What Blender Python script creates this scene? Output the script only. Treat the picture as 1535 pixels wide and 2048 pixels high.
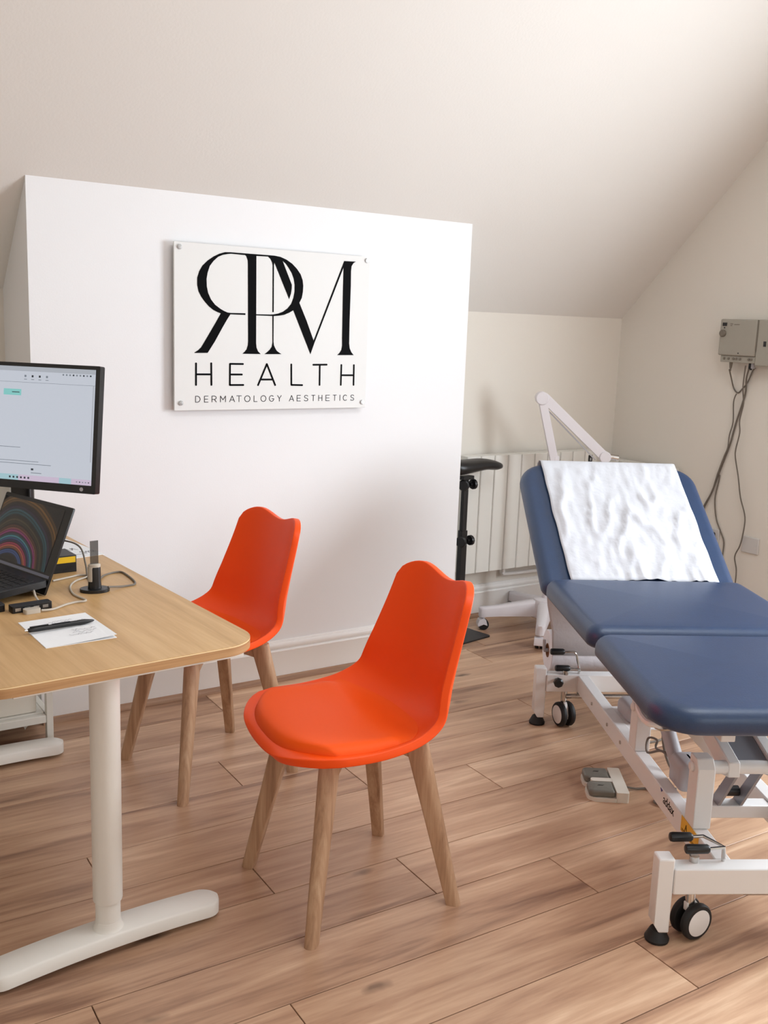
import bpy, bmesh, math, random
from mathutils import Vector, Matrix, noise
from mathutils.geometry import tessellate_polygon

for o in list(bpy.data.objects):
    bpy.data.objects.remove(o)
SC = bpy.context.scene
C = SC.collection
random.seed(7)
R = math.radians

# ------------------------------------------------------------------ camera
def make_camera():
    pitch, roll, yaw = 0.184243, 0.0362949, 0.588077
    fwd0 = Vector((math.sin(yaw), math.cos(yaw), 0))
    right0 = Vector((math.cos(yaw), -math.sin(yaw), 0))
    up = Vector((0, 0, 1))
    fwd = fwd0 * math.cos(pitch) - up * math.sin(pitch)
    u = up * math.cos(pitch) + fwd0 * math.sin(pitch)
    r = right0 * math.cos(roll) + u * math.sin(roll)
    u2 = u * math.cos(roll) - right0 * math.sin(roll)
    cd = bpy.data.cameras.new('camera')
    cd.sensor_fit = 'VERTICAL'
    cd.sensor_height = 36.0
    cd.lens = 36.0 * 1989.67 / 2048.0
    cd.clip_start = 0.05
    ob = bpy.data.objects.new('camera', cd)
    C.objects.link(ob)
    m = Matrix((r, u2, -fwd)).transposed().to_4x4()
    m.translation = Vector((0, 0, 1.40))
    ob.matrix_world = m
    SC.camera = ob
make_camera()

# ------------------------------------------------------------------ world, daylight, exposure
W = bpy.data.worlds.new('daylight')
SC.world = W
W.use_nodes = True
W.node_tree.nodes['Background'].inputs[0].default_value = (0.80, 0.90, 1.0, 1)
W.node_tree.nodes['Background'].inputs[1].default_value = 1.0

def area(name, loc, rot, sx, sy, power, col):
    l = bpy.data.lights.new(name, 'AREA')
    l.shape = 'RECTANGLE'
    l.size, l.size_y = sx, sy
    l.energy = power
    l.color = col
    o = bpy.data.objects.new(name, l)
    o.location = loc
    o.rotation_euler = rot
    C.objects.link(o)
    return o
# daylight through the gable window (x = 3.92); rear and roof windows are added out of view for fill
area('gable_window_daylight', (4.04, 0.80, 1.40), (0, R(90), 0), 1.3, 1.6, 150, (0.86, 0.93, 1.0))
area('rear_fill_light', (0.9, -2.04, 1.55), (R(90), 0, 0), 2.0, 1.3, 16, (0.95, 0.97, 1.0))  # frontal fill through a rear window added behind the camera
area('roof_fill_light', (1.9, 0.95, 2.99), (0, 0, 0), 1.6, 1.1, 30, (0.92, 0.96, 1.0))  # fill through an unseen roof window, placed to light top faces

SC.view_settings.view_transform = 'Standard'
SC.view_settings.look = 'None'
SC.view_settings.gamma = 1.0
SC.view_settings.use_curve_mapping = False
SC.view_settings.exposure = 0.16

# ------------------------------------------------------------------ helpers
def lin(r, g, b):
    f = lambda c: (c / 255 / 12.92) if c / 255 <= 0.04045 else ((c / 255 + 0.055) / 1.055) ** 2.4
    return (f(r), f(g), f(b), 1)

def mat(name, col, rough=0.5, metal=0.0, spec=0.5, var=0.0, vscale=8.0, bump=0.0, bscale=60.0, coat=0.0, emit=None, estr=0.0, alpha=1.0):
    m = bpy.data.materials.new(name)
    m.use_nodes = True
    nt = m.node_tree
    b = nt.nodes['Principled BSDF']
    b.inputs['Base Color'].default_value = col
    b.inputs['Roughness'].default_value = rough
    b.inputs['Metallic'].default_value = metal
    b.inputs['Specular IOR Level'].default_value = spec
    b.inputs['Coat Weight'].default_value = coat
    if emit:
        b.inputs['Emission Color'].default_value = emit
        b.inputs['Emission Strength'].default_value = estr
    if alpha < 1:
        b.inputs['Alpha'].default_value = alpha
    tc = nt.nodes.new('ShaderNodeTexCoord')
    if var:
        n = nt.nodes.new('ShaderNodeTexNoise')
        n.inputs['Scale'].default_value = vscale
        n.inputs['Detail'].default_value = 4
        nt.links.new(tc.outputs['Object'], n.inputs['Vector'])
        mx = nt.nodes.new('ShaderNodeMix')
        mx.data_type = 'RGBA'
        mx.inputs[6].default_value = [c * (1 - var) for c in col[:3]] + [1]
        mx.inputs[7].default_value = [min(1, c * (1 + var)) for c in col[:3]] + [1]
        nt.links.new(n.outputs['Fac'], mx.inputs[0])
        nt.links.new(mx.outputs[2], b.inputs['Base Color'])
    if bump:
        n2 = nt.nodes.new('ShaderNodeTexNoise')
        n2.inputs['Scale'].default_value = bscale
        n2.inputs['Detail'].default_value = 3
        nt.links.new(tc.outputs['Object'], n2.inputs['Vector'])
        bp = nt.nodes.new('ShaderNodeBump')
        bp.inputs['Strength'].default_value = bump
        bp.inputs['Distance'].default_value = 0.004
        nt.links.new(n2.outputs['Fac'], bp.inputs['Height'])
        nt.links.new(bp.outputs['Normal'], b.inputs['Normal'])
    return m

def wood(name, cols, scale, stretch, rough=0.45, perobj=False, knots=False, bump=0.15):
    """grain runs along local x; stretch = scale multipliers"""
    m = bpy.data.materials.new(name)
    m.use_nodes = True
    nt = m.node_tree
    L = nt.links.new
    N = nt.nodes.new
    b = nt.nodes['Principled BSDF']
    b.inputs['Roughness'].default_value = rough
    tc = N('ShaderNodeTexCoord')
    src = tc.outputs['Object']
    oi = N('ShaderNodeObjectInfo')
    if perobj:
        mu = N('ShaderNodeMath'); mu.operation = 'MULTIPLY'; mu.inputs[1].default_value = 57.0
        L(oi.outputs['Random'], mu.inputs[0])
        cmb = N('ShaderNodeCombineXYZ')
        for i in range(3):
            L(mu.outputs[0], cmb.inputs[i])
        ad = N('ShaderNodeVectorMath'); ad.operation = 'ADD'
        L(src, ad.inputs[0]); L(cmb.outputs[0], ad.inputs[1])
        src = ad.outputs[0]
    mp = N('ShaderNodeMapping')
    mp.inputs['Scale'].default_value = stretch
    L(src, mp.inputs['Vector'])
    n1 = N('ShaderNodeTexNoise')
    n1.inputs['Scale'].default_value = scale; n1.inputs['Detail'].default_value = 8
    n1.inputs['Roughness'].default_value = 0.54; n1.inputs['Distortion'].default_value = 0.7
    L(mp.outputs[0], n1.inputs['Vector'])
    n2 = N('ShaderNodeTexNoise')
    n2.inputs['Scale'].default_value = scale * 6; n2.inputs['Detail'].default_value = 5
    L(mp.outputs[0], n2.inputs['Vector'])
    mixf = N('ShaderNodeMath'); mixf.operation = 'MULTIPLY_ADD'
    mixf.inputs[1].default_value = 0.25
    L(n2.outputs['Fac'], mixf.inputs[0]); 
    sc = N('ShaderNodeMath'); sc.operation = 'MULTIPLY'; sc.inputs[1].default_value = 0.75
    L(n1.outputs['Fac'], sc.inputs[0]); L(sc.outputs[0], mixf.inputs[2])
    fac = mixf.outputs[0]
    if perobj:
        sh = N('ShaderNodeMath'); sh.operation = 'MULTIPLY_ADD'
        sh.inputs[1].default_value = 0.15
        L(oi.outputs['Random'], sh.inputs[0])
        ad2 = N('ShaderNodeMath'); ad2.operation = 'SUBTRACT'; ad2.inputs[1].default_value = 0.075
        L(fac, ad2.inputs[0]); L(ad2.outputs[0], sh.inputs[2])
        fac = sh.outputs[0]
    cr = N('ShaderNodeValToRGB')
    cr.color_ramp.elements[0].position = 0.30
    cr.color_ramp.elements[1].position = 0.70
    cr.color_ramp.elements[0].color = cols[0]
    cr.color_ramp.elements[1].color = cols[-1]
    for i, c in enumerate(cols[1:-1]):
        e = cr.color_ramp.elements.new(0.30 + 0.40 * (i + 1) / (len(cols) - 1)); e.color = c
    L(fac, cr.inputs[0])
    out = cr.outputs[0]
    if knots:
        mp2 = N('ShaderNodeMapping'); mp2.inputs['Scale'].default_value = (1.5, 4.2, 1)
        L(src, mp2.inputs['Vector'])
        dn = N('ShaderNodeTexNoise'); dn.inputs['Scale'].default_value = 14
        L(src, dn.inputs['Vector'])
        dm = N('ShaderNodeVectorMath'); dm.operation = 'MULTIPLY_ADD'
        dm.inputs[1].default_value = (0.14, 0.14, 0)
        L(dn.outputs['Color'], dm.inputs[0]); L(mp2.outputs[0], dm.inputs[2])
        vo = N('ShaderNodeTexVoronoi'); vo.voronoi_dimensions = '2D'; vo.inputs['Scale'].default_value = 1.05
        L(dm.outputs[0], vo.inputs['Vector'])
        kr = N('ShaderNodeMapRange')
        kr.inputs['From Min'].default_value = 0.015; kr.inputs['From Max'].default_value = 0.075
        kr.inputs['To Min'].default_value = 0.85; kr.inputs['To Max'].default_value = 0.0
        L(vo.outputs['Distance'], kr.inputs[0])
        mk = N('ShaderNodeMix'); mk.data_type = 'RGBA'
        sp_ = N('ShaderNodeSeparateColor'); L(vo.outputs['Color'], sp_.inputs[0])
        gt = N('ShaderNodeMapRange')
        gt.inputs['From Min'].default_value = 0.55; gt.inputs['From Max'].default_value = 0.95
        L(sp_.outputs[0], gt.inputs[0])
        gm = N('ShaderNodeMath'); gm.operation = 'MULTIPLY'
        L(kr.outputs[0], gm.inputs[0]); L(gt.outputs[0], gm.inputs[1])
        L(gm.outputs[0], mk.inputs[0]); L(out, mk.inputs[6])
        mk.inputs[7].default_value = [c * 0.30 for c in cols[0][:3]] + [1]
        out = mk.outputs[2]
    L(out, b.inputs['Base Color'])
    bp = N('ShaderNodeBump'); bp.inputs['Strength'].default_value = bump; bp.inputs['Distance'].default_value = 0.002
    L(n2.outputs['Fac'], bp.inputs['Height']); L(bp.outputs[0], b.inputs['Normal'])
    return m

class MB:
    def __init__(s):
        s.v, s.f = [], []
    def add(s, vs, fs, M=None):
        n = len(s.v)
        s.v += [tuple(M @ Vector(v)) if M else tuple(v) for v in vs]
        s.f += [tuple(i + n for i in f) for f in fs]
        return s
    def box(s, x0, x1, y0, y1, z0, z1, M=None):
        vs = [(x, y, z) for z in (z0, z1) for y in (y0, y1) for x in (x0, x1)]
        return s.add(vs, [(0, 2, 3, 1), (4, 5, 7, 6), (0, 1, 5, 4), (2, 6, 7, 3), (0, 4, 6, 2), (1, 3, 7, 5)], M)
    def cyl(s, p0, p1, r0, r1=None, n=16, caps=True, M=None):
        r1 = r0 if r1 is None else r1
        p0, p1 = Vector(p0), Vector(p1)
        d = (p1 - p0).normalized()
        a = d.orthogonal().normalized(); b = d.cross(a)
        vs = []
        for p, r in ((p0, r0), (p1, r1)):
            for i in range(n):
                t = 2 * math.pi * i / n
                vs.append(p + (a * math.cos(t) + b * math.sin(t)) * r)
        fs = [(i, (i + 1) % n, n + (i + 1) % n, n + i) for i in range(n)]
        if caps:
            fs += [tuple(range(n))[::-1], tuple(range(n, 2 * n))]
        return s.add(vs, fs, M)
    def tube(s, pts, r, n=8, M=None, smooth=0):
        pts = [Vector(p) for p in pts]
        if smooth:
            out = []
            P = [pts[0]] + pts + [pts[-1]]
            for i in range(1, len(P) - 2):
                for k in range(smooth):
                    t = k / smooth
                    a, b_, c, d = P[i - 1], P[i], P[i + 1], P[i + 2]
                    out.append(0.5 * ((2 * b_) + (c - a) * t + (2 * a - 5 * b_ + 4 * c - d) * t * t + (3 * b_ - a - 3 * c + d) * t ** 3))
            out.append(pts[-1]); pts = out
        rs = r if isinstance(r, (list, tuple)) else [r] * len(pts)
        vs = []
        prev = None
        for i, p in enumerate(pts):
            d = (pts[min(i + 1, len(pts) - 1)] - pts[max(i - 1, 0)]).normalized()
            if prev is None:
                a = d.orthogonal().normalized()
            else:
                a = (prev - d * prev.dot(d))
                a = a.normalized() if a.length > 1e-6 else d.orthogonal().normalized()
            prev = a
            b_ = d.cross(a)
            for k in range(n):
                t = 2 * math.pi * k / n
                vs.append(p + (a * math.cos(t) + b_ * math.sin(t)) * rs[i])
        fs = []
        for i in range(len(pts) - 1):
            for k in range(n):
                fs.append((i * n + k, i * n + (k + 1) % n, (i + 1) * n + (k + 1) % n, (i + 1) * n + k))
        fs += [tuple(range(n))[::-1], tuple(range((len(pts) - 1) * n, len(pts) * n))]
        return s.add(vs, fs, M)
    def prism(s, poly, z0, z1, M=None):
        """closed 2D polygon (any winding, may be concave) extruded z0..z1"""
        ar = sum(poly[i][0] * poly[(i + 1) % len(poly)][1] - poly[(i + 1) % len(poly)][0] * poly[i][1] for i in range(len(poly)))
        if ar < 0:
            poly = poly[::-1]
        n = len(poly)
        tris = tessellate_polygon([[Vector((p[0], p[1], 0)) for p in poly]])
        vs = [(p[0], p[1], z0) for p in poly] + [(p[0], p[1], z1) for p in poly]
        fs = []
        for t in tris:
            a, b, c = t
            cr = (poly[b][0] - poly[a][0]) * (poly[c][1] - poly[a][1]) - (poly[b][1] - poly[a][1]) * (poly[c][0] - poly[a][0])
            if cr < 0:
                b, c = c, b
            fs.append((a + n, b + n, c + n)); fs.append((c, b, a))
        fs += [(i, (i + 1) % n, n + (i + 1) % n, n + i) for i in range(n)]
        return s.add(vs, fs, M)
    def lathe(s, prof, n=24, M=None):
        vs = []
        for r, z in prof:
            for k in range(n):
                t = 2 * math.pi * k / n
                vs.append((max(r, 1e-5) * math.cos(t), max(r, 1e-5) * math.sin(t), z))
        fs = []
        for i in range(len(prof) - 1):
            for k in range(n):
                fs.append((i * n + k, i * n + (k + 1) % n, (i + 1) * n + (k + 1) % n, (i + 1) * n + k))
        fs += [tuple(range(n))[::-1], tuple(range((len(prof) - 1) * n, len(prof) * n))]
        return s.add(vs, fs, M)
    def loops(s, rings, M=None, cap=True):
        n = len(rings[0])
        vs = [p for r_ in rings for p in r_]
        fs = []
        for i in range(len(rings) - 1):
            for k in range(n):
                fs.append((i * n + k, i * n + (k + 1) % n, (i + 1) * n + (k + 1) % n, (i + 1) * n + k))
        if cap:
            fs += [tuple(range(n))[::-1], tuple(range((len(rings) - 1) * n, len(rings) * n))]
        return s.add(vs, fs, M)
    def build(s, name, m, parent=None, bevel=0, seg=2, sharp=35, smooth=True, M=None, label=None, subsurf=0, recalc=True):
        me = bpy.data.meshes.new(name)
        me.from_pydata(s.v, [], s.f)
        me.update()
        if recalc:
            b_ = bmesh.new(); b_.from_mesh(me)
            bmesh.ops.recalc_face_normals(b_, faces=b_.faces)
            b_.to_mesh(me); b_.free()
        if smooth:
            for p in me.polygons:
                p.use_smooth = True
            me.set_sharp_from_angle(angle=R(sharp))
        me.materials.append(m)
        o = bpy.data.objects.new(name, me)
        C.objects.link(o)
        if parent is not None:
            o.parent = parent
        if M is not None:
            o.matrix_local = M
        if bevel:
            bv = o.modifiers.new('bevel', 'BEVEL')
            bv.width = bevel; bv.segments = seg; bv.limit_method = 'ANGLE'; bv.angle_limit = R(40)
        if subsurf:
            ss = o.modifiers.new('sub', 'SUBSURF'); ss.levels = subsurf; ss.render_levels = subsurf
        if label:
            o['label'] = label
        return o

def rrect(x0, x1, y0, y1, rad, n=8):
    """rounded rectangle outline, ccw; rad = radius or 4 radii (x0y0, x1y0, x1y1, x0y1)"""
    r = [rad] * 4 if not isinstance(rad, (list, tuple)) else rad
    pts = []
    for (cx, cy, sx, sy, a0, rr) in ((x0, y0, 1, 1, 180, r[0]), (x1, y0, -1, 1, 270, r[1]), (x1, y1, -1, -1, 0, r[2]), (x0, y1, 1, -1, 90, r[3])):
        for k in range(n + 1):
            a = R(a0 + 90 * k / n)
            pts.append((cx + sx * rr + rr * math.cos(a), cy + sy * rr + rr * math.sin(a)))
    return pts

def pad(x0, x1, y0, y1, rad, z0, z1, er, crown=0.006, M=None):
    """upholstered slab with rounded edges"""
    r = [rad] * 4 if not isinstance(rad, (list, tuple)) else rad
    rings = []
    def ring(d, z):
        rr = [max(0.004, q - d) for q in r]
        return [(p[0], p[1], z) for p in rrect(x0 + d, x1 - d, y0 + d, y1 - d, rr, 8)]
    rings.append(ring(er + 0.03, z0))
    rings.append(ring(er, z0))
    for k in range(1, 6):
        a = R(90 * k / 5)
        rings.append(ring(er - er * math.sin(a), z0 + er * 0.6 - er * 0.6 * math.cos(a)))
    zt = z1 - crown
    for k in range(0, 7):
        a = R(90 * k / 6)
        rings.append(ring(er - er * math.cos(a), zt - er + er * math.sin(a)))
    w = min(x1 - x0, y1 - y0) / 2
    for q in (0.12, 0.25, 0.45, 0.7, 0.93):
        d = er + (w - er) * q
        rings.append(ring(d, zt + crown * math.sin(q * math.pi / 2)))
    mb = MB(); mb.loops(rings, M)
    return mb

def tag(o, label, cat, group=None):
    o['label'] = label
    o['category'] = cat
    if group:
        o['group'] = group
    return o

def thing(name, label, cat, loc=(0, 0, 0), rz=0, group=None):
    o = bpy.data.objects.new(name, None)
    o.empty_display_size = 0.1
    C.objects.link(o)
    o.location = loc
    o.rotation_euler = (0, 0, rz)
    return tag(o, label, cat, group)

def struct(name, mb, m, parent=None, **k):
    o = mb.build(name, m, parent, **k)
    if parent is None:
        o['kind'] = 'structure'
    return o

def frame_matrix(origin, X, Y, Z):
    m = Matrix((Vector(X), Vector(Y), Vector(Z))).transposed().to_4x4()
    m.translation = Vector(origin)
    return m

# ------------------------------------------------------------------ materials
M_wall = mat('wall_paint', lin(229, 223, 213), 0.7, bump=0.05, bscale=180, spec=0.3)
M_chim = mat('chimney_paint', lin(239, 239, 240), 0.7, bump=0.05, bscale=180, spec=0.3)
M_ceil = mat('ceiling_paint', lin(228, 224, 218), 0.75, bump=0.08, bscale=120, spec=0.3)
M_trim = mat('gloss_white', lin(240, 238, 235), 0.3)
M_gap = mat('floor_underlay', lin(60, 42, 30), 0.9)
M_plank = wood('oak_laminate', [lin(138, 103, 82), lin(180, 142, 114), lin(200, 163, 133), lin(224, 192, 161)], 2.1, (0.6, 7.5, 7.5), 0.36, True, True, 0.08)
M_bead = wood('bead_wood', [lin(130, 96, 74), lin(160, 124, 98), lin(180, 146, 118)], 3.0, (0.8, 20, 20), 0.45)
M_desk = wood('desk_oak', [lin(186, 144, 92), lin(204, 163, 110), lin(216, 178, 126)], 2.2, (12, 0.7, 10), 0.40, bump=0.06)
M_edge = wood('desk_edge_oak', [lin(150, 108, 66), lin(176, 132, 88), lin(196, 154, 106)], 3.0, (1.0, 1.0, 60), 0.5)
M_deskw = mat('desk_steel_white', lin(233, 229, 221), 0.42, bump=0.03, bscale=300)
M_orange = mat('orange_plastic', lin(248, 80, 8), 0.42, spec=0.3)
M_orpad = mat('orange_leatherette', lin(248, 88, 14), 0.55, bump=0.08, bscale=400, spec=0.22)
M_beech = wood('beech_leg', [lin(150, 112, 84), lin(184, 146, 114), lin(204, 170, 138)], 3.0, (14, 14, 0.9), 0.5)
M_navy = mat('navy_vinyl', lin(29, 56, 92), 0.38, spec=0.7, var=0.10, vscale=30, bump=0.10, bscale=260)
M_frame = mat('white_powder_steel', lin(232, 230, 228), 0.32)
M_frameg = mat('grey_powder_steel', lin(150, 150, 156), 0.35, metal=0.3)
M_chrome = mat('chrome', lin(200, 198, 195), 0.16, metal=1.0)
M_black = mat('black_plastic', lin(18, 18, 20), 0.38)
M_rubber = mat('black_rubber', lin(20, 19, 20), 0.6)
M_paper = mat('white_paper', lin(244, 245, 247), 0.85, spec=0.2)
M_tissue = mat('tissue_sheet', lin(208, 210, 216), 0.9, spec=0.1, bump=0.25, bscale=70)
M_core = mat('cardboard_core', lin(150, 108, 78), 0.85)
M_greypl = mat('grey_plastic', lin(176, 174, 178), 0.45)
M_pedal = mat('pedal_grey', lin(118, 118, 110), 0.4, bump=0.1, bscale=500)
M_cream = mat('cream_plastic', lin(226, 222, 210), 0.45)
M_yellow = mat('yellow_sticker', lin(232, 176, 20), 0.45)
M_blackink = mat('black_ink', lin(6, 6, 8), 0.6, spec=0.06)
M_blueink = mat('blue_ink', lin(40, 40, 120), 0.5)
M_lamp = mat('lamp_white_enamel', lin(226, 222, 226), 0.35)
M_rad = mat('radiator_enamel', lin(228, 226, 219), 0.4)
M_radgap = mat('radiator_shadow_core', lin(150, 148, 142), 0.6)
M_ctrl = mat('control_box_plastic', lin(163, 158, 146), 0.5, bump=0.06, bscale=300)
M_ctrld = mat('control_box_dark', lin(120, 112, 100), 0.55)
M_cable = mat('grey_cable', lin(112, 104, 94), 0.5)
M_cablew = mat('light_cable', lin(190, 180, 166), 0.5)
M_sign = mat('sign_acrylic', lin(232, 232, 230), 0.5, spec=0.2)
M_small = mat('grey_ink', lin(44, 44, 48), 0.6, spec=0.06)
M_pin = mat('brushed_steel', lin(190, 190, 190), 0.3, metal=0.9)
M_socket = mat('socket_plate', lin(206, 203, 200), 0.35)
M_glassy = mat('smoky_clear_plastic', lin(60, 58, 55), 0.12, alpha=0.62)
M_box = mat('black_card', lin(20, 19, 21), 0.45)
M_yelcard = mat('yellow_card', lin(232, 186, 24), 0.5)
M_cab = mat('trolley_white', lin(222, 219, 210), 0.45)
M_alu = mat('alu_strip', lin(118, 122, 140), 0.35, metal=0.6)
# ------------------------------------------------------------------ the room
XL, XR, YF, YB, YC = -1.9, 3.92, -1.9, 3.72, 3.373
CX0, CX1 = 0.843, 2.637
ZC = 2.85
SLY = YC - (ZC - 1.83)          # where the slope meets the flat ceiling

fl = MB().box(XL - 0.2, XR + 0.2, YF - 0.2, YB + 0.2, -0.10, -0.0125)
floor = struct('floor', fl, M_gap)

# planks: width 0.193, length 1.235, turned 1.64 degrees against the walls
PW, PL, PA = 0.193, 1.235, -0.0286827
known = {9: 1.348, 8: 0.45, 7: 0.81, 6: 1.168, 5: 1.51, 4: 0.64, 3: 1.0, 2: 1.358, 1: 0.491, 0: 0.851, -1: 1.655}
plank_mesh = {}
def plank_mesh_for(L_):
    key = round(L_, 3)
    if key not in plank_mesh:
        g, c = 0.0013, 0.0007
        hx, hy = L_ / 2 - g, PW / 2 - g
        vs = []
        for (dx, z) in ((0, -0.012), (0, -c), (c, 0.0)):
            vs += [(-hx + dx, -hy + dx, z), (hx - dx, -hy + dx, z), (hx - dx, hy - dx, z), (-hx + dx, hy - dx, z)]
        fs = [(3, 2, 1, 0), (8, 9, 10, 11)]
        for a in (0, 4):
            for k in range(4):
                fs.append((a + k, a + (k + 1) % 4, a + 4 + (k + 1) % 4, a + 4 + k))
        me = bpy.data.meshes.new('plank')
        me.from_pydata(vs, [], fs)
        me.materials.append(M_plank)
        plank_mesh[key] = me
    return plank_mesh[key]
tv = Vector((math.cos(PA), math.sin(PA), 0)); nv = Vector((-math.sin(PA), math.cos(PA), 0))
for k in range(-18, 12):
    n0 = 1.4665 + PW * k + PW / 2
    off = known.get(k, random.uniform(0, PL))
    off = off % PL - PL * 3
    lo, hi = -2.0, 4.05
    a = off
    while a < hi:
        b_ = a + PL
        s, e = max(a, lo), min(b_, hi)
        if e - s > 0.06:
            o = bpy.data.objects.new('plank', plank_mesh_for(e - s))
            C.objects.link(o)
            o.parent = floor
            p = tv * ((s + e) / 2) + nv * n0
            o.location = (p.x, p.y, 0)
            o.rotation_euler = (0, 0, PA)
        a = b_

# walls
T = 0.12
struct('wall_back', MB().box(XL, XR, YB, YB + T, 0, 1.80), M_wall)
ch = MB().prism([(YC, 0), (YB, 0), (YB, 1.83 + YC - YB), (YC, 1.83)], CX0, CX1, frame_matrix((0, 0, 0), (0, 1, 0), (0, 0, 1), (1, 0, 0)))
struct('wall_chimney', ch, M_chim)
GY0, GY1, GZ0, GZ1 = 0.0, 1.60, 0.75, 2.05
yz = frame_matrix((0, 0, 0), (0, 1, 0), (0, 0, 1), (1, 0, 0))
wr = MB()
wr.box(XR, XR + T, YF, GY0, 0, ZC)
wr.box(XR, XR + T, GY0, GY1, 0, GZ0)
wr.box(XR, XR + T, GY0, GY1, GZ1, ZC)
wr.prism([(GY1, 0), (YB + T, 0), (YB + T, 1.83 + YC - YB - T), (SLY, ZC), (GY1, ZC)], XR, XR + T, yz)
struct('wall_right', wr, M_wall, sharp=20)
struct('wall_left', MB().box(XL - T, XL, YF, YB + T, 0, ZC), M_wall)
wf = MB()
RX0, RX1, RZ0, RZ1 = -0.1, 1.9, 0.90, 2.20  # opening for the added rear window
wf.box(XL, RX0, YF - T, YF, 0, ZC); wf.box(RX1, XR, YF - T, YF, 0, ZC)
wf.box(RX0, RX1, YF - T, YF, 0, RZ0); wf.box(RX0, RX1, YF - T, YF, RZ1, ZC)
struct('wall_front', wf, M_wall)
# ceiling: sloping part plus flat part with an opening for the added roof window
ce = MB()
ce.prism([(YB, 1.83 + YC - YB), (YB + T, 1.83 + YC - YB), (YB + T, 1.83 + YC - YB + 0.2), (SLY, ZC + 0.14), (SLY, ZC)], XL - T, XR + T, yz)
OX0, OX1, OY0, OY1 = 1.1, 2.7, 0.4, 1.5
ce.box(XL - T, XR + T, OY1, SLY, ZC, ZC + 0.12); ce.box(XL - T, XR + T, YF - T, OY0, ZC, ZC + 0.12)
ce.box(XL - T, OX0, OY0, OY1, ZC, ZC + 0.12); ce.box(OX1, XR + T, OY0, OY1, ZC, ZC + 0.12)
struct('ceiling', ce, M_ceil, sharp=20)

def window(name, M, w, h):
    """frame in local xy plane (0..w, 0..h), z outwards"""
    f = MB()
    t = 0.06
    f.box(0, w, 0, t, 0.02, 0.08, M); f.box(0, w, h - t, h, 0.02, 0.08, M)
    f.box(0, t, t, h - t, 0.02, 0.08, M); f.box(w - t, w, t, h - t, 0.02, 0.08, M)
    f.box(w / 2 - 0.035, w / 2 + 0.035, t, h - t, 0.025, 0.075, M)
    fr = struct(name, f, M_trim)
    for a in (t, w / 2 + 0.035):
        g = MB().box(a, a + w / 2 - t - 0.035, t, h - t, 0.046, 0.05, M)
        g.build('pane', M_pane, fr, smooth=False)
M_pane = bpy.data.materials.new('window_glass')
M_pane.use_nodes = True
_nt = M_pane.node_tree
for _n in list(_nt.nodes):
    _nt.nodes.remove(_n)
_o = _nt.nodes.new('ShaderNodeOutputMaterial'); _t = _nt.nodes.new('ShaderNodeBsdfTransparent'); _g = _nt.nodes.new('ShaderNodeBsdfGlossy'); _x = _nt.nodes.new('ShaderNodeMixShader')
_g.inputs['Roughness'].default_value = 0.02
_x.inputs[0].default_value = 0.06
_nt.links.new(_t.outputs[0], _x.inputs[1]); _nt.links.new(_g.outputs[0], _x.inputs[2]); _nt.links.new(_x.outputs[0], _o.inputs[0])
window('window_1', frame_matrix((XR, GY0, GZ0), (0, 1, 0), (0, 0, 1), (1, 0, 0)), GY1 - GY0, GZ1 - GZ0)
window('fill_window_rear', frame_matrix((RX1, YF, RZ0), (-1, 0, 0), (0, 0, 1), (0, -1, 0)), RX1 - RX0, RZ1 - RZ0)  # added behind the camera to carry the frontal fill
window('fill_window_roof', frame_matrix((OX0, OY0, ZC), (1, 0, 0), (0, 1, 0), (0, 0, 1)), OX1 - OX0, OY1 - OY0)  # added overhead, out of view, for fill from above

# baseboards: tall board with an ogee head, wooden bead at the floor
def skirt_profile():
    p = [(0, 0.0), (0.018, 0.0), (0.018, 0.118), (0.0195, 0.121), (0.018, 0.124), (0.011, 0.127)]
    for k in range(7):
        a = R(-60 + 150 * k / 6)
        p.append((0.0095 + 0.0075 * math.cos(a), 0.141 + 0.0125 * math.sin(a)))
    p += [(0.006, 0.160), (0, 0.162)]
    return p
def skirting(name, a, b, nrm, bead):
    """from a to b on the floor; nrm points into the room"""
    a, b, nrm = Vector(a), Vector(b), Vector(nrm)
    d = (b - a); L_ = d.length; d.normalize()
    M = frame_matrix(a, nrm, (0, 0, 1), Vector(nrm).cross(Vector((0, 0, 1))))
    zdir = Vector(nrm).cross(Vector((0, 0, 1)))
    z0, z1 = (0, L_) if zdir.dot(d) > 0 else (-L_, 0)
    struct(name, MB().prism(skirt_profile(), z0, z1, M), M_trim, sharp=30)
    q = [(0.018, 0), (0.036, 0)] + [(0.018 + 0.018 * math.cos(R(t)), 0.020 * math.sin(R(t))) for t in (20, 45, 70, 90)]
    struct(bead, MB().prism(q, z0, z1, M), M_bead, sharp=30)
SK = 0.0
skirting('baseboard_chimney', (CX0, YC, 0), (CX1, YC, 0), (0, -1, 0), 'trim_1')
skirting('baseboard_back', (CX1, YB, 0), (XR, YB, 0), (0, -1, 0), 'trim_2')
skirting('baseboard_right', (XR, YF, 0), (XR, YB - 0.04, 0), (-1, 0, 0), 'trim_3')
skirting('baseboard_back_left', (XL, YB, 0), (CX0, YB, 0), (0, -1, 0), 'trim_4')
skirting('baseboard_chimney_side', (CX1, YC, 0), (CX1, YB - 0.04, 0), (1, 0, 0), 'trim_5')
skirting('baseboard_chimney_flank', (CX0, YC, 0), (CX0, YB - 0.04, 0), (-1, 0, 0), 'trim_6')
skirting('baseboard_left', (XL, YF, 0), (XL, YB - 0.04, 0), (1, 0, 0), 'trim_7')
skirting('baseboard_front', (XL + 0.04, YF, 0), (XR - 0.04, YF, 0), (0, 1, 0), 'trim_8')
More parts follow.
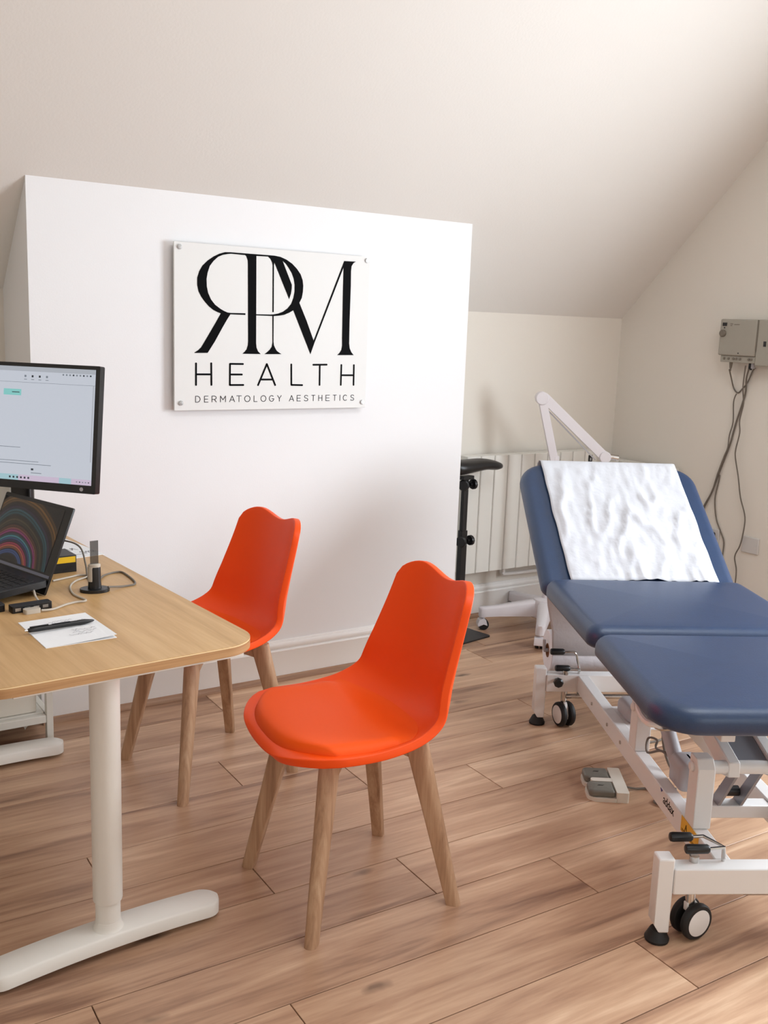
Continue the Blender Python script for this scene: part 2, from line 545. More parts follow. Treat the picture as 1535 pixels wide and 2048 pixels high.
# butt joint in the chimney baseboard: a hairline groove
# ------------------------------------------------------------------ sign on the chimney breast
LOGO = [[(267,558),(210,558),(190,557),(168,550),(146,539),(124,524),(104,505),(92,485),(85,463),(85,439),(90,417),(100,399),(113,383),(129,367),(146,355),(162,348),(175,344),(156,312),(131,272),(109,237),(100,223),(89,213),(74,204),(77,203),(125,204),(152,244),(183,297),(201,326),(212,342),(271,342),(271,348),(214,347),(201,348),(187,353),(173,360),(153,373),(137,391),(126,413),(121,435),(120,461),(124,483),(132,506),(146,524),(163,539),(181,547),(199,551),(213,553),(266,552)],[(266,558),(367,558),(359,553),(312,552),(315,243),(317,226),(323,213),(331,206),(334,203),(261,203),(269,210),(277,219),(282,234),(283,249),(279,521),(278,535),(272,549),(266,553)],[(359,557),(367,558),(386,558),(410,555),(434,547),(458,534),(478,517),(494,498),(503,477),(506,456),(505,435),(501,413),(491,394),(466,366),(450,357),(428,348),(406,344),(385,342),(368,342),(314,342),(314,346),(370,347),(384,348),(404,352),(423,359),(442,372),(457,389),(466,412),(470,433),(470,459),(466,480),(457,500),(444,518),(432,532),(418,542),(403,548),(381,551),(359,553)],[(367,555),(405,555),(418,542),(458,458),(458,445),(455,426),(448,406),(385,534),(383,524),(378,524),(375,535),(369,545),(359,553)],[(378,527),(383,527),(385,356),(380,356)],[(380,345),(385,345),(386,249),(388,236),(393,226),(400,216),(409,210),(420,204),(350,203),(359,209),(371,219),(379,230),(382,245)],[(466,367),(491,394),(523,330),(556,255),(543,206)],[(543,206),(555,255),(681,558),(678,533),(560,251)],[(681,558),(733,559),(722,553),(714,541),(712,522),(713,467),(712,334),(713,249),(716,231),(724,216),(735,205),(661,204),(671,212),(679,224),(682,240),(681,267),(679,443),(679,541)]]
HEALTH = [[(81,167),(81,90)],[(139,168),(140,90)],[(81,128),(140,128)],[(264,166),(212,166),(212,90),(266,90)],[(212,128),(260,128)],[(325,89),(360,167),(396,89)],[(336,110),(385,110)],[(462,167),(464,90),(511,89)],[(556,166),(616,167)],[(585,166),(586,89)],[(681,167),(681,89)],[(738,167),(739,89)],[(681,127),(739,127)]]
SMALL = [('D',79,98,30,52),('E',113,128,29,52),('R',142,160,29,51),('M',175,196,28,51),('A',211,232,28,51),('T',239,259,28,51),('O',271,294,27,50),('L',309,323,27,50),('O',337,359,27,50),('G',372,392,26,50),('Y',406,423,30,51),('A',456,476,29,51),('E',489,505,29,51),('S',520,537,29,51),('T',552,568,28,50),('H',583,599,28,50),('E',615,632,28,50),('T',647,663,27,50),('I',678,678,27,49),('C',693,712,27,49),('S',727,743,26,49)]

GLYPH = {
 'D': [[(0, 0), (0, 1), (.45, 1), (.8, .86), (1, .5), (.8, .14), (.45, 0), (0, 0)]],
 'E': [[(1, 1), (0, 1), (0, 0), (1, 0)], [(0, .5), (.9, .5)]],
 'R': [[(0, 0), (0, 1), (.6, 1), (.9, .88), (.97, .72), (.9, .55), (.6, .44), (0, .44)], [(.55, .44), (1, 0)]],
 'M': [[(0, 0), (0, 1), (.5, .35), (1, 1), (1, 0)]],
 'A': [[(0, 0), (.5, 1), (1, 0)], [(.18, .32), (.82, .32)]],
 'T': [[(0, 1), (1, 1)], [(.5, 1), (.5, 0)]],
 'O': [[(.5 + .5 * math.cos(t * math.pi / 10), .5 + .5 * math.sin(t * math.pi / 10)) for t in range(21)]],
 'L': [[(0, 1), (0, 0), (1, 0)]],
 'G': [[(.5 + .5 * math.cos(R(t)), .5 + .5 * math.sin(R(t))) for t in range(45, 361, 18)] + [(1, .45), (.55, .45)]],
 'Y': [[(0, 1), (.5, .5), (1, 1)], [(.5, .5), (.5, 0)]],
 'S': [[(.95, .85), (.75, .97), (.45, 1), (.15, .92), (.05, .74), (.2, .58), (.5, .51), (.85, .42), (1, .24), (.85, .06), (.5, 0), (.2, .03), (0, .16)]],
 'H': [[(0, 0), (0, 1)], [(1, 0), (1, 1)], [(0, .5), (1, .5)]],
 'I': [[(0, 0), (0, 1)]],
 'C': [[(.5 + .5 * math.cos(R(t)), .5 + .5 * math.sin(R(t))) for t in range(45, 316, 18)]],
}
def ribbon(mb, pts, w, z0, z1, M=None):
    """flat stroke with square joints and rounded ends"""
    for i in range(len(pts) - 1):
        a, b = Vector(pts[i]), Vector(pts[i + 1])
        d = (b - a)
        if d.length < 1e-6:
            continue
        d.normalize()
        n = Vector((-d.y, d.x)) * w / 2
        e = d * w * 0.35
        mb.prism([tuple(a - e + n * .55), tuple(a - e * .2 + n), tuple(b + e * .2 + n), tuple(b + e + n * .55), tuple(b + e - n * .55), tuple(b + e * .2 - n), tuple(a - e * .2 - n), tuple(a - e - n * .55)][::-1], z0, z1, M)
SX, SZ, SY = 1.3245, 1.0812, YC
sg = thing('wall_sign', 'white acrylic clinic sign with black monogram lettering on the chimney wall', 'sign', (SX, SY, SZ))
SM = frame_matrix((0, 0, 0), (1, 0, 0), (0, 0, 1), (0, -1, 0))     # local xy on the wall, z into the room
SW, SH = 0.797, 0.5805
MB().prism([(0, 0), (SW, 0), (SW, SH), (0, SH)], 0.022, 0.030, SM).build('panel', M_sign, sg, bevel=0.001)
for k, pl in enumerate(LOGO):
    MB().prism([(x / 1000, y / 1000) for x, y in pl], 0.0298, 0.0312 + k * 0.00005, SM).build('monogram_stroke', M_blackink, sg, smooth=False)
groups = [HEALTH[0:3], HEALTH[3:5], HEALTH[5:7], HEALTH[7:8], HEALTH[8:10], HEALTH[10:13]]
for g in groups:
    mb = MB()
    for i, st in enumerate(g):
        ribbon(mb, [(x / 1000, y / 1000) for x, y in st], 0.0066, 0.0298, 0.0312 + i * 0.00005, SM)
    mb.build('letter', M_blackink, sg, smooth=False)
for ch_, xa, xb, ya, yb in SMALL:
    mb = MB()
    for i, st in enumerate(GLYPH[ch_]):
        ribbon(mb, [((xa + 0.5 + (xb - xa - 1 if xb > xa else 0) * u) / 1000, (29 + 21.5 * w_) / 1000) for u, w_ in st], 0.0021, 0.0298, 0.0310 + i * 0.00005, SM)
    mb.build('letter', M_small, sg, smooth=False)
for x, y in ((20, 564), (782, 566), (24, 27), (780, 22)):
    MB().lathe([(0.008, 0.0), (0.008, 0.022)], 16, SM @ Matrix.Translation((x / 1000, y / 1000, 0))).build('standoff', M_pin, sg)
    MB().lathe([(0.0085, 0.030), (0.0085, 0.034), (0.007, 0.0365), (0.0, 0.037)], 16, SM @ Matrix.Translation((x / 1000, y / 1000, 0))).build('standoff_cap', M_pin, sg)
# ------------------------------------------------------------------ orange chairs
PROF = [(0.252, 0.424), (0.238, 0.441), (0.19, 0.452), (0.10, 0.446), (0.02, 0.437), (-0.06, 0.432), (-0.12, 0.438), (-0.165, 0.462), (-0.190, 0.508), (-0.204, 0.576), (-0.218, 0.652), (-0.232, 0.730), (-0.246, 0.804)]
def resample(P, n):
    pts = []
    Q = [Vector(p) for p in P]
    Q = [Q[0] * 2 - Q[1]] + Q + [Q[-1] * 2 - Q[-2]]
    for i in range(1, len(Q) - 2):
        for k in range(12):
            t = k / 12
            a, b, c, d = Q[i - 1], Q[i], Q[i + 1], Q[i + 2]
            pts.append(0.5 * ((2 * b) + (c - a) * t + (2 * a - 5 * b + 4 * c - d) * t * t + (3 * b - a - 3 * c + d) * t ** 3))
    pts.append(Q[-2])
    s = [0]
    for i in range(1, len(pts)):
        s.append(s[-1] + (pts[i] - pts[i - 1]).length)
    return pts, s
PP_, SS_ = resample(PROF, 0)
LTOT = SS_[-1]
def raw_at(a):
    for i in range(len(SS_) - 1):
        if SS_[i + 1] >= a:
            break
    return PP_[i].lerp(PP_[i + 1], (a - SS_[i]) / max(1e-9, SS_[i + 1] - SS_[i]))
def prof_at(a):
    a = min(max(a, 0), LTOT)
    for i in range(len(SS_) - 1):
        if SS_[i + 1] >= a:
            break
    t = (a - SS_[i]) / max(1e-9, SS_[i + 1] - SS_[i])
    p = PP_[i].lerp(PP_[i + 1], t)
    d = (raw_at(min(LTOT, a + 0.12)) - raw_at(max(0, a - 0.12))).normalized()
    return p, Vector((d.y, -d.x))
def interp(tab, a):
    for (x0, y0), (x1, y1) in zip(tab, tab[1:]):
        if a <= x1:
            i = tab.index((x0, y0))
            t = max(0, min(1, (a - x0) / (x1 - x0)))
            sl = lambda k: (tab[min(k + 1, len(tab) - 1)][1] - tab[max(k - 1, 0)][1]) / (tab[min(k + 1, len(tab) - 1)][0] - tab[max(k - 1, 0)][0])
            m0, m1, h = sl(i), sl(i + 1), x1 - x0
            return (2 * t ** 3 - 3 * t * t + 1) * y0 + (t ** 3 - 2 * t * t + t) * h * m0 + (3 * t * t - 2 * t ** 3) * y1 + (t ** 3 - t * t) * h * m1
    return tab[-1][1]
HW = [(0.0, 0.222), (0.14, 0.238), (0.28, 0.238), (0.42, 0.225), (0.56, 0.202), (0.70, 0.182), (0.86, 0.164)]
LIFT = [(0.0, 0.002), (0.10, 0.010), (0.20, 0.020), (0.30, 0.042), (0.40, 0.070), (0.48, 0.080), (0.58, 0.068), (0.70, 0.050), (0.86, 0.034)]
def chair_pt(a, t, off=0.0):
    p, n = prof_at(a)
    w = interp(HW, a); e = interp(LIFT, a)
    q = p + n * (e * abs(t) ** 2.4 + off)
    return Vector((-q.x, w * t, q.y))
def a_range(t):
    at = abs(t)
    a0 = 0.135 * (1 - math.sqrt(max(0, 1 - at ** 2.5)))
    a1 = LTOT
    tc = 0.55
    if at > tc:
        q = (at - tc) / (1 - tc)
        a1 -= 0.055 * (1 - math.sqrt(max(0, 1 - q * q)))
    a1 -= 0.020 * 0.5 * (1 + math.cos(math.pi * min(1, at / 0.70)))
    return a0, a1
def shell_mesh():
    NU, NV = 28, 44
    mb = MB()
    vs, fs = [], []
    for j in range(NU + 1):
        t = math.sin((-1 + 2 * j / NU) * math.pi / 2) * 0.35 + (-1 + 2 * j / NU) * 0.65
        a0, a1 = a_range(t)
        for i in range(NV + 1):
            vs.append(chair_pt(a0 + (a1 - a0) * i / NV, t))
    for j in range(NU):
        for i in range(NV):
            k = j * (NV + 1) + i
            fs.append((k, k + 1, k + NV + 2, k + NV + 1))
    mb.add(vs, fs)
    return mb
def cushion_mesh():
    mb = MB()
    NU, NV = 28, 28
    tops, bots = [], []
    for j in range(NU + 1):
        tt = -1 + 2 * j / NU
        t = 0.90 * tt
        a0, _ = a_range(t * 0.98)
        a0 = a0 + 0.030 + 0.030 * (abs(tt) ** 4)
        a1 = 0.405 - 0.085 * (abs(tt) ** 3)
        for i in range(NV + 1):
            s = i / NV
            ed = min(1, (1 - abs(tt)) / 0.14) ; ed = math.sqrt(max(0, 1 - (1 - ed) ** 2))
            es = min(1, s / 0.09); es = math.sqrt(max(0, 1 - (1 - es) ** 2))
            eb = min(1, (1 - s) / 0.35); eb = eb * eb * (3 - 2 * eb)
            h = 0.020 * ed * es * eb
            tops.append(chair_pt(a0 + (a1 - a0) * s, t, 0.001 + h))
            bots.append(chair_pt(a0 + (a1 - a0) * s, t, -0.003))
    n = (NV + 1)
    N = len(tops)
    fs = []
    for j in range(NU):
        for i in range(NV):
            k = j * n + i
            fs.append((k, k + 1, k + n + 1, k + n))
            fs.append((N + k + n, N + k + n + 1, N + k + 1, N + k))
    for j in range(NU):
        for i in (0, NV):
            k = j * n + i
            fs.append((k, k + n, N + k + n, N + k) if i == 0 else (k + n, k, N + k, N + k + n))
    for i in range(NV):
        for j in (0, NU):
            k = j * n + i
            fs.append((k + 1, k, N + k, N + k + 1) if j == 0 else (k, k + 1, N + k + 1, N + k))
    mb.add(tops + bots, fs)
    return mb
def make_chair(label, loc, rz):
    t = thing('shell_chair', label, 'chair', loc, rz, 'orange visitor chairs at the desk')
    sh = shell_mesh().build('shell', M_orange, t, sharp=80, recalc=False)
    so = sh.modifiers.new('thick', 'SOLIDIFY'); so.thickness = 0.020; so.offset = -1
    bv = sh.modifiers.new('rim', 'BEVEL'); bv.width = 0.008; bv.segments = 3; bv.limit_method = 'ANGLE'; bv.angle_limit = R(50)
    sh.rotation_euler = (0, 0, R(-4))
    cu_ = cushion_mesh().build('seat_cushion', M_orpad, t, sharp=60, label='padded orange seat cushion')
    cu_.rotation_euler = (0, 0, R(-4))
    for sx in (-1, 1):
        for sy in (-1, 1):
            top = Vector((0.118 * sx - 0.005, 0.118 * sy, 0.418)); bot = Vector((0.195 * sx, 0.192 * sy, 0.0))
            out = Vector((sx, sy, 0)).normalized(); side = Vector((-out.y, out.x, 0))
            rings = []
            for k, (f_, wd, dp) in enumerate(((0.0, 0.030, 0.034), (0.10, 0.031, 0.035), (0.55, 0.037, 0.044), (0.9, 0.042, 0.052), (1.0, 0.042, 0.054))):
                c = bot.lerp(top, f_)
                rings.append([c + out * (p[0] * dp) + side * (p[1] * wd) for p in rrect(-0.5, 0.5, -0.5, 0.5, (0.1, 0.42, 0.42, 0.1), 4)])
            lg = MB(); lg.loops(rings); lg.build('leg', M_beech, t, sharp=50)
    for q, rot in enumerate((45, -45)):
        mb = MB()
        L_ = 0.168
        zz = 0.008 * q
        mb.prism([(-L_, 0.372), (-L_ + 0.05, 0.385), (L_ - 0.05, 0.385), (L_, 0.372), (L_ + 0.012, 0.430), (-L_ - 0.012, 0.430)], -0.019, 0.019, Matrix.Rotation(R(rot), 4, 'Z') @ Matrix.Translation((0, 0, -zz * 0.2)) @ Matrix.Rotation(R(90), 4, 'X'))
        mb.build('cross_brace', M_beech, t, bevel=0.003)
    return t
make_chair('orange shell chair standing free on the planks between desk and treatment couch', (1.240, 1.962, 0), R(-4))
make_chair('orange shell chair pushed under the desk edge beside the sign wall', (1.212, 2.778, 0), R(6))

# ------------------------------------------------------------------ desk
DZ = 0.728
dk = thing('desk', 'white legged office desk with oak top holding the monitor and laptop', 'desk', (0.637, 2.012, 0), R(3.6))
DXA, DXB, DYA, DYB = -0.33, 0.283, -0.190, 1.262
outl = rrect(DXA, DXB, DYA, DYB, 0.085, 10)
MB().prism(outl, DZ - 0.0012, DZ).build('tabletop', M_desk, dk, sharp=30)
M_lip = mat('edge_lip', lin(240, 214, 168), 0.5)
MB().prism(outl, DZ - 0.022, DZ - 0.0032).build('edge_band', M_edge, dk, sharp=30)
MB().prism(outl, DZ - 0.0032, DZ - 0.0012).build('edge_lip', M_lip, dk, sharp=30)
def leg_set(y):
    up = MB(); up.lathe([(0.0315, 0.120), (0.0325, 0.124), (0.0325, DZ - 0.055)], 28, Matrix.Translation((0, y, 0)))
    lg = up.build('leg', M_deskw, dk)
    inn = MB(); inn.lathe([(0.0295, 0.045), (0.0285, 0.055), (0.0275, 0.07), (0.0275, 0.30)], 28, Matrix.Translation((0, y, 0)))
    inn.build('inner_tube', M_deskw, lg)
    # arched foot
    rings = []
    n = 41
    for i in range(n):
        s = math.sin((-1 + 2 * i / (n - 1)) * math.pi / 2)
        x = s * 0.272
        zt = 0.052 - 0.012 * s * s
        zb = 0.020 - 0.012 * s * s
        hw = 0.041
        e = (1 - abs(s)) * 0.272
        if e < hw:
            hw = math.sqrt(max(1e-6, hw * hw - (hw - e) ** 2))
        hw = max(hw, 0.004)
        c = min(0.005, hw * 0.4)
        rings.append([(x, y - hw, zb), (x, y - hw, zt - c), (x, y - hw + c, zt), (x, y + hw - c, zt), (x, y + hw, zt - c), (x, y + hw, zb)])
    ft = MB(); ft.loops(rings); 
    foot = ft.build('foot', M_deskw, dk, sharp=50)
    fl_ = MB(); fl_.lathe([(0.0355, 0.0500), (0.0325, 0.0535), (0.0300, 0.060), (0.0280, 0.072)], 28, Matrix.Translation((0, y, 0)))
    fl_.build('collar', M_deskw, foot)
    for sx in (-1, 1):
        g = MB(); g.lathe([(0.013, 0.0), (0.013, 0.012)], 14, Matrix.Translation((sx * 0.245, y, 0)))
        g.build('glide', M_rubber, foot)
    br = MB(); br.box(-0.20, 0.20, y - 0.03, y + 0.03, DZ - 0.058, DZ - 0.0222)
    br.build('top_bracket', M_deskw, dk, bevel=0.004)
leg_set(0.0); leg_set(1.07)
bm_ = MB(); bm_.box(-0.06, -0.03, 0.03, 1.04, DZ - 0.055, DZ - 0.0222); bm_.box(0.03, 0.06, 0.03, 1.04, DZ - 0.055, DZ - 0.0222)
bm_.build('beam', M_deskw, dk, bevel=0.003)
rl = MB(); rl.box(-0.24, 0.245, -0.168, -0.150, DZ - 0.034, DZ - 0.0222)
rl.build('edge_rail', M_deskw, dk, bevel=0.001)
fr_ = MB(); fr_.box(0.232, 0.245, -0.150, 1.21, DZ - 0.034, DZ - 0.0222)
fr_.build('edge_rail', M_deskw, dk, bevel=0.001)

# ------------------------------------------------------------------ treatment couch; local x across, local y towards the head end
OX, OY = 1.749, 1.397
CRZ = -math.atan2(0.4917, 0.8708)
co = thing('treatment_couch', 'navy upholstered treatment couch on white wheeled height-adjustable frame', 'treatment couch', (OX, OY, 0), CRZ)
BWD, BLN = 0.572, 1.30
MZ0, MZ1 = 0.520, 0.592
ML, MR = -0.052, 0.626
pf = pad(ML, MR, -0.045, 0.535, (0.105, 0.105, 0.05, 0.05), MZ0, MZ1 + 0.004, 0.034, 0.008)
pf.build('foot_section', M_navy, co, sharp=60)
ps = pad(ML, MR, 0.548, 1.118, (0.045, 0.045, 0.045, 0.045), MZ0 + 0.004, MZ1 + 0.010, 0.034, 0.008)
ps.build('seat_section', M_navy, co, sharp=60)
BA = R(33.0)
BM = Matrix.Translation((0, 1.125, 0.528)) @ Matrix.Rotation(BA, 4, 'X')
pbk = pad(ML, MR, 0.0, 0.655, (0.045, 0.045, 0.10, 0.10), -0.030, 0.042, 0.034, 0.008, BM)
pbk.build('back_section', M_navy, co, sharp=60)
# upper frame under the pads
uf = MB()
for x in (0.12, 0.42):
    uf.box(x, x + 0.035, 0.03, 1.10, 0.482, 0.519)
uf.box(0.155, 0.42, 0.06, 0.09, 0.486, 0.515); uf.box(0.155, 0.42, 0.52, 0.56, 0.486, 0.515); uf.box(0.155, 0.42, 1.05, 1.09, 0.486, 0.515)
uf.build('upper_frame', M_frame, co, bevel=0.003)
bf = MB()
for x in (0.12, 0.42):
    bf.box(x, x + 0.03, 0.02, 0.60, -0.062, -0.031, BM)
bf.box(0.15, 0.42, 0.55, 0.58, -0.060, -0.032, BM)
bf.build('back_frame', M_frame, co, bevel=0.003)
# base: two H ends and two long rails
for y in (0.0, BLN):
    cb = MB(); cb.box(0.020, BWD - 0.020, y - 0.024, y + 0.024, 0.128, 0.192)
    cbo = cb.build('cross_bar', M_frame, co, bevel=0.003)
    for x in (0.0, BWD):
        sg_ = -1 if x == 0 else 1
        lg = MB()
        # upright with chamfered outer lower corner
        pr = [(-0.018, 0.216), (0.020, 0.216), (0.020, 0.028), (-0.004, 0.028), (-0.018, 0.050)]
        if sg_ > 0:
            pr = [(-a, b) for a, b in pr]
        lg.prism([(x + a, b) for a, b in pr], -0.021, 0.021, Matrix.Translation((0, y, 0)) @ Matrix.Rotation(R(90), 4, 'X'))
        lgo = lg.build('leg', M_frame, co, bevel=0.004)
        ft = MB(); ft.lathe([(0.028, 0.0), (0.029, 0.006), (0.026, 0.012), (0.018, 0.0285)], 22, Matrix.Translation((x + 0.0 * sg_, y, 0)))
        ft.build('foot_pad', M_rubber, lgo)
for x0 in (0.133, BWD - 0.172):
    r_ = MB(); r_.box(x0, x0 + 0.039, 0.024, BLN - 0.024, 0.130, 0.191)
    ro = r_.build('side_rail', M_frame, co, bevel=0.003)
    for yb in (0.90, 0.76, 1.08):
        bl = MB()
        xs = x0 - 0.0015 if x0 < 0.2 else x0 + 0.0405
        bl.lathe([(0.006, -0.002), (0.006, 0.002), (0.0, 0.003)], 10, Matrix.Translation((xs, yb, 0.162)) @ Matrix.Rotation(R(-90 if x0 < 0.2 else 90), 4, 'Y'))
        bl.build('bolt', M_chrome, ro)
    # near and middle posts carrying the lift pivots
    for y0, h in ((0.165, 0.372), (0.628, 0.345)):
        p_ = MB()
        p_.prism([(y0, 0.191), (y0 + 0.058, 0.191), (y0 + 0.058, h), (y0 + 0.018, h), (y0, h - 0.022)], x0 - 0.001, x0 + 0.044, yz)
        po = p_.build('post', M_frame, co, bevel=0.003)
        cp = MB(); xs = x0 - 0.001 if x0 < 0.2 else x0 + 0.044
        cp.lathe([(0.013, -0.002), (0.013, 0.004), (0.009, 0.008), (0.0, 0.009)], 16, Matrix.Translation((xs, y0 + 0.036, h - 0.028)) @ Matrix.Rotation(R(-90 if x0 < 0.2 else 90), 4, 'Y'))
        cp.build('pivot_cap', M_frame, po)
# warning sticker and printed maker's mark on the outer face of the left rail
MB().prism([(0.125, 0.150), (0.240, 0.150), (0.240, 0.1915), (0.125, 0.1915)], 0.1322, 0.1329, yz).build('warning_sticker', M_yellow, co, smooth=False)
stk = MB()
for i, (a, b) in enumerate((((0.196, 0.160), (0.205, 0.181)), ((0.205, 0.181), (0.214, 0.160)), ((0.214, 0.160), (0.196, 0.160)), ((0.205, 0.174), (0.205, 0.166)))):
    ribbon(stk, [a, b], 0.0016, 0.1317, 0.1323, yz)
for i in range(2):
    ribbon(stk, [(0.132, 0.1555 + 0.004 * i), (0.232, 0.1555 + 0.004 * i)], 0.0012, 0.1317, 0.1323, yz)
stk.build('sticker_print', M_blackink, co, smooth=False)
fc = bpy.data.curves.new('maker_text', 'FONT')
fc.body = 'addax'; fc.size = 0.036; fc.extrude = 0.0002; fc.space_character = 0.95
fo = bpy.data.objects.new('maker_text', fc); C.objects.link(fo)
bpy.context.view_layer.update()
me_ = bpy.data.meshes.new_from_object(fo.evaluated_get(bpy.context.evaluated_depsgraph_get()))
bpy.data.objects.remove(fo)
me_.name = 'maker_lettering'; me_.materials.clear(); me_.materials.append(M_blackink)
mo = bpy.data.objects.new('maker_lettering', me_); C.objects.link(mo); mo.parent = co
mo.matrix_local = frame_matrix((0.1326, 0.375, 0.158), (0, -1, 0), (0, 0, 1), (-1, 0, 0))
arrow = MB(); arrow.prism([(0.382, 0.188), (0.400, 0.1895), (0.392, 0.180)], 0.1319, 0.1327, yz)
arrow.build('maker_arrow', M_blueink, co, smooth=False)
# lift mechanism
for n_, (x0, x1) in enumerate(((0.215, 0.245), (0.327, 0.357))):
    lk = MB(); lk.prism([(0.175, 0.325), (0.215, 0.315), (0.78, 0.478), (0.78, 0.505), (0.74, 0.510), (0.180, 0.362)], x0, x1, yz)
    lk.build('lifting_arm', M_frame, co, bevel=0.003)
pl_ = MB(); pl_.box(0.246, 0.326, 0.0, 0.56, -0.006, 0.006, Matrix.Translation((0, 0.21, 0.352)) @ Matrix.Rotation(R(15.5), 4, 'X'))
pl_.build('arm_plate', M_frameg, co, bevel=0.002)
lk2 = MB()
for x in (0.178, 0.378):
    lk2.prism([(0.64, 0.30), (0.67, 0.30), (1.02, 0.478), (1.02, 0.50), (0.99, 0.50), (0.64, 0.325)], x, x + 0.018, yz)
lk2.build('link_arm', M_frame, co, bevel=0.002)
ct = MB(); ct.cyl((0.178, 0.196, 0.344), (0.394, 0.196, 0.344), 0.017, n=20)
ct.build('pivot_tube', M_frame, co)
ct = MB(); ct.cyl((0.178, 0.658, 0.318), (0.394, 0.658, 0.318), 0.014, n=18)
ct.build('pivot_tube', M_frame, co)
for ya, yb in ((0.30, 0.345), (0.96, 1.0)):
    cm = MB(); cm.box(0.172, BWD - 0.172, ya, yb, 0.150, 0.186); cm.build('cross_member', M_frame, co, bevel=0.003)
br_ = MB()
for x in (0.252, 0.312):
    br_.prism([(0.20, 0.33), (0.235, 0.33), (0.345, 0.186), (0.30, 0.186)], x, x + 0.008, yz)
br_.build('actuator_bracket', M_frameg, co, bevel=0.001)
bk = MB(); bk.cyl((0.262, 0.315, 0.222), (0.310, 0.315, 0.222), 0.014, n=18)
bk.build('pivot_bush', M_black, co)
ac = MB(); ac.cyl((0.19, 0.40, 0.21), (0.20, 0.62, 0.33), 0.021, n=18)
aco = ac.build('actuator', M_greypl, co)
rd = MB(); rd.cyl((0.20, 0.61, 0.325), (0.207, 0.76, 0.41), 0.0105, n=14); rd.build('piston_rod', M_chrome, aco)
mt_ = pad(0.170, 0.245, 0.36, 0.46, 0.02, 0.189, 0.275, 0.02, 0.002); mt_.build('motor_housing', M_greypl, aco, sharp=60)
ctl = pad(0.176, 0.30, 0.83, 0.97, 0.03, 0.187, 0.243, 0.022, 0.003); ctl.build('control_unit', M_greypl, co, sharp=60)
stp = MB(); stp.box(0.171, 0.40, 0.80, 0.98, 0.1865, 0.1895); stp.build('control_tray', M_frame, co)
# release handles under the foot section
hd = MB(); hd.tube([(0.10, 0.27, 0.487), (0.02, 0.268, 0.482), (-0.002, 0.250, 0.478), (-0.006, 0.175, 0.472), (0.02, 0.155, 0.474), (0.11, 0.150, 0.487)], 0.0085, 10, smooth=5)
hd.build('release_handle', M_frame, co)
h2 = MB(); h2.tube([(0.105, 0.44, 0.40), (0.085, 0.43, 0.385), (0.10, 0.36, 0.375), (0.15, 0.33, 0.40), (0.17, 0.33, 0.46)], 0.0055, 8, smooth=5)
h2.build('release_wire', M_chrome, co)
cb_ = MB(); cb_.tube([(0.20, 0.46, 0.22), (0.175, 0.52, 0.24), (0.150, 0.57, 0.215), (0.160, 0.60, 0.245), (0.178, 0.575, 0.25), (0.17, 0.545, 0.235), (0.22, 0.44, 0.26)], 0.0035, 6, smooth=6)
cb_.tube([(0.20, 0.60, 0.32), (0.19, 0.56, 0.25), (0.195, 0.50, 0.20), (0.215, 0.44, 0.195)], 0.0035, 6, smooth=6)
cb_.build('motor_cable', M_cable, co)
# casters with brake levers
def caster(x, y, ang, lever_dir):
    st = MB(); st.cyl((x, y, 0.082), (x, y, 0.206), 0.0115, n=16)
    cs = st.build('caster', M_chrome, co)
    Mx = Matrix.Translation((x, y, 0)) @ Matrix.Rotation(R(ang), 4, 'Z')
    fk = MB()
    fk.prism([(-0.014, 0.090), (0.014, 0.090), (0.026, 0.075), (0.032, 0.045), (0.030, 0.030), (0.018, 0.030), (0.010, 0.050), (-0.014, 0.070)], -0.0065, 0.0065, Mx @ Matrix.Rotation(R(90), 4, 'X'))
    fk.build('fork', M_frame, cs, bevel=0.002)
    for s in (-1, 1):
        A = Mx @ Matrix.Translation((0.008, s * 0.0075, 0.0445)) @ Matrix.Rotation(R(-90 * s), 4, 'X')
        ty = MB(); ty.lathe([(0.030, 0.0), (0.042, 0.001), (0.0445, 0.006), (0.0445, 0.014), (0.041, 0.019), (0.033, 0.020)], 30, A)
        ty.build('tyre', M_rubber, cs)
        hb = MB(); hb.lathe([(0.033, 0.012), (0.033, 0.0205), (0.025, 0.0225), (0.0, 0.0235)], 30, A)
        hb.build('wheel_cover', M_frame, cs)
def lever(xh0, xh1, yh, zh, rod):
    h = MB(); h.tube([(xh0, yh, zh), (xh0 + 0.002, yh, zh), (xh0 + 0.008, yh, zh), (xh1 - 0.005, yh, zh), (xh1, yh, zh)], [0.007, 0.0105, 0.0120, 0.0112, 0.008], 12)
    ho = h.build('lever_grip', M_black, co)
    rd_ = MB(); rd_.tube([(xh1 - 0.004, yh, zh)] + rod, 0.0042, 8); rd_.build('lever_rod', M_chrome, ho)
caster(0.078, 0.014, 24, 1); caster(BWD - 0.078, 0.014, 30, 1)
caster(0.090, BLN - 0.012, -75, 1); caster(BWD - 0.090, BLN - 0.012, -60, 1)
lever(0.030, 0.085, 0.054, 0.232, [(0.112, 0.054, 0.234), (0.147, 0.015, 0.228), (0.150, 0.012, 0.110)])
lever(0.050, 0.108, 0.005, 0.228, [(0.147, 0.012, 0.228), (0.150, 0.012, 0.200)])
lever(0.032, 0.084, BLN, 0.272, [(0.120, BLN, 0.272), (0.128, BLN, 0.262), (0.140, BLN - 0.005, 0.215), (0.142, BLN - 0.006, 0.11)])
lever(0.052, 0.106, BLN - 0.006, 0.212, [(0.142, BLN - 0.006, 0.210), (0.143, BLN - 0.006, 0.20)])
tb = MB(); tb.cyl((0.21, 0.022, 0.108), (BWD - 0.10, 0.022, 0.108), 0.0085, n=14); tb.build('brake_bar', M_chrome, co)
tb = MB(); tb.cyl((0.095, BLN - 0.02, 0.112), (BWD - 0.11, BLN - 0.02, 0.112), 0.0085, n=14); tb.build('brake_bar', M_chrome, co)
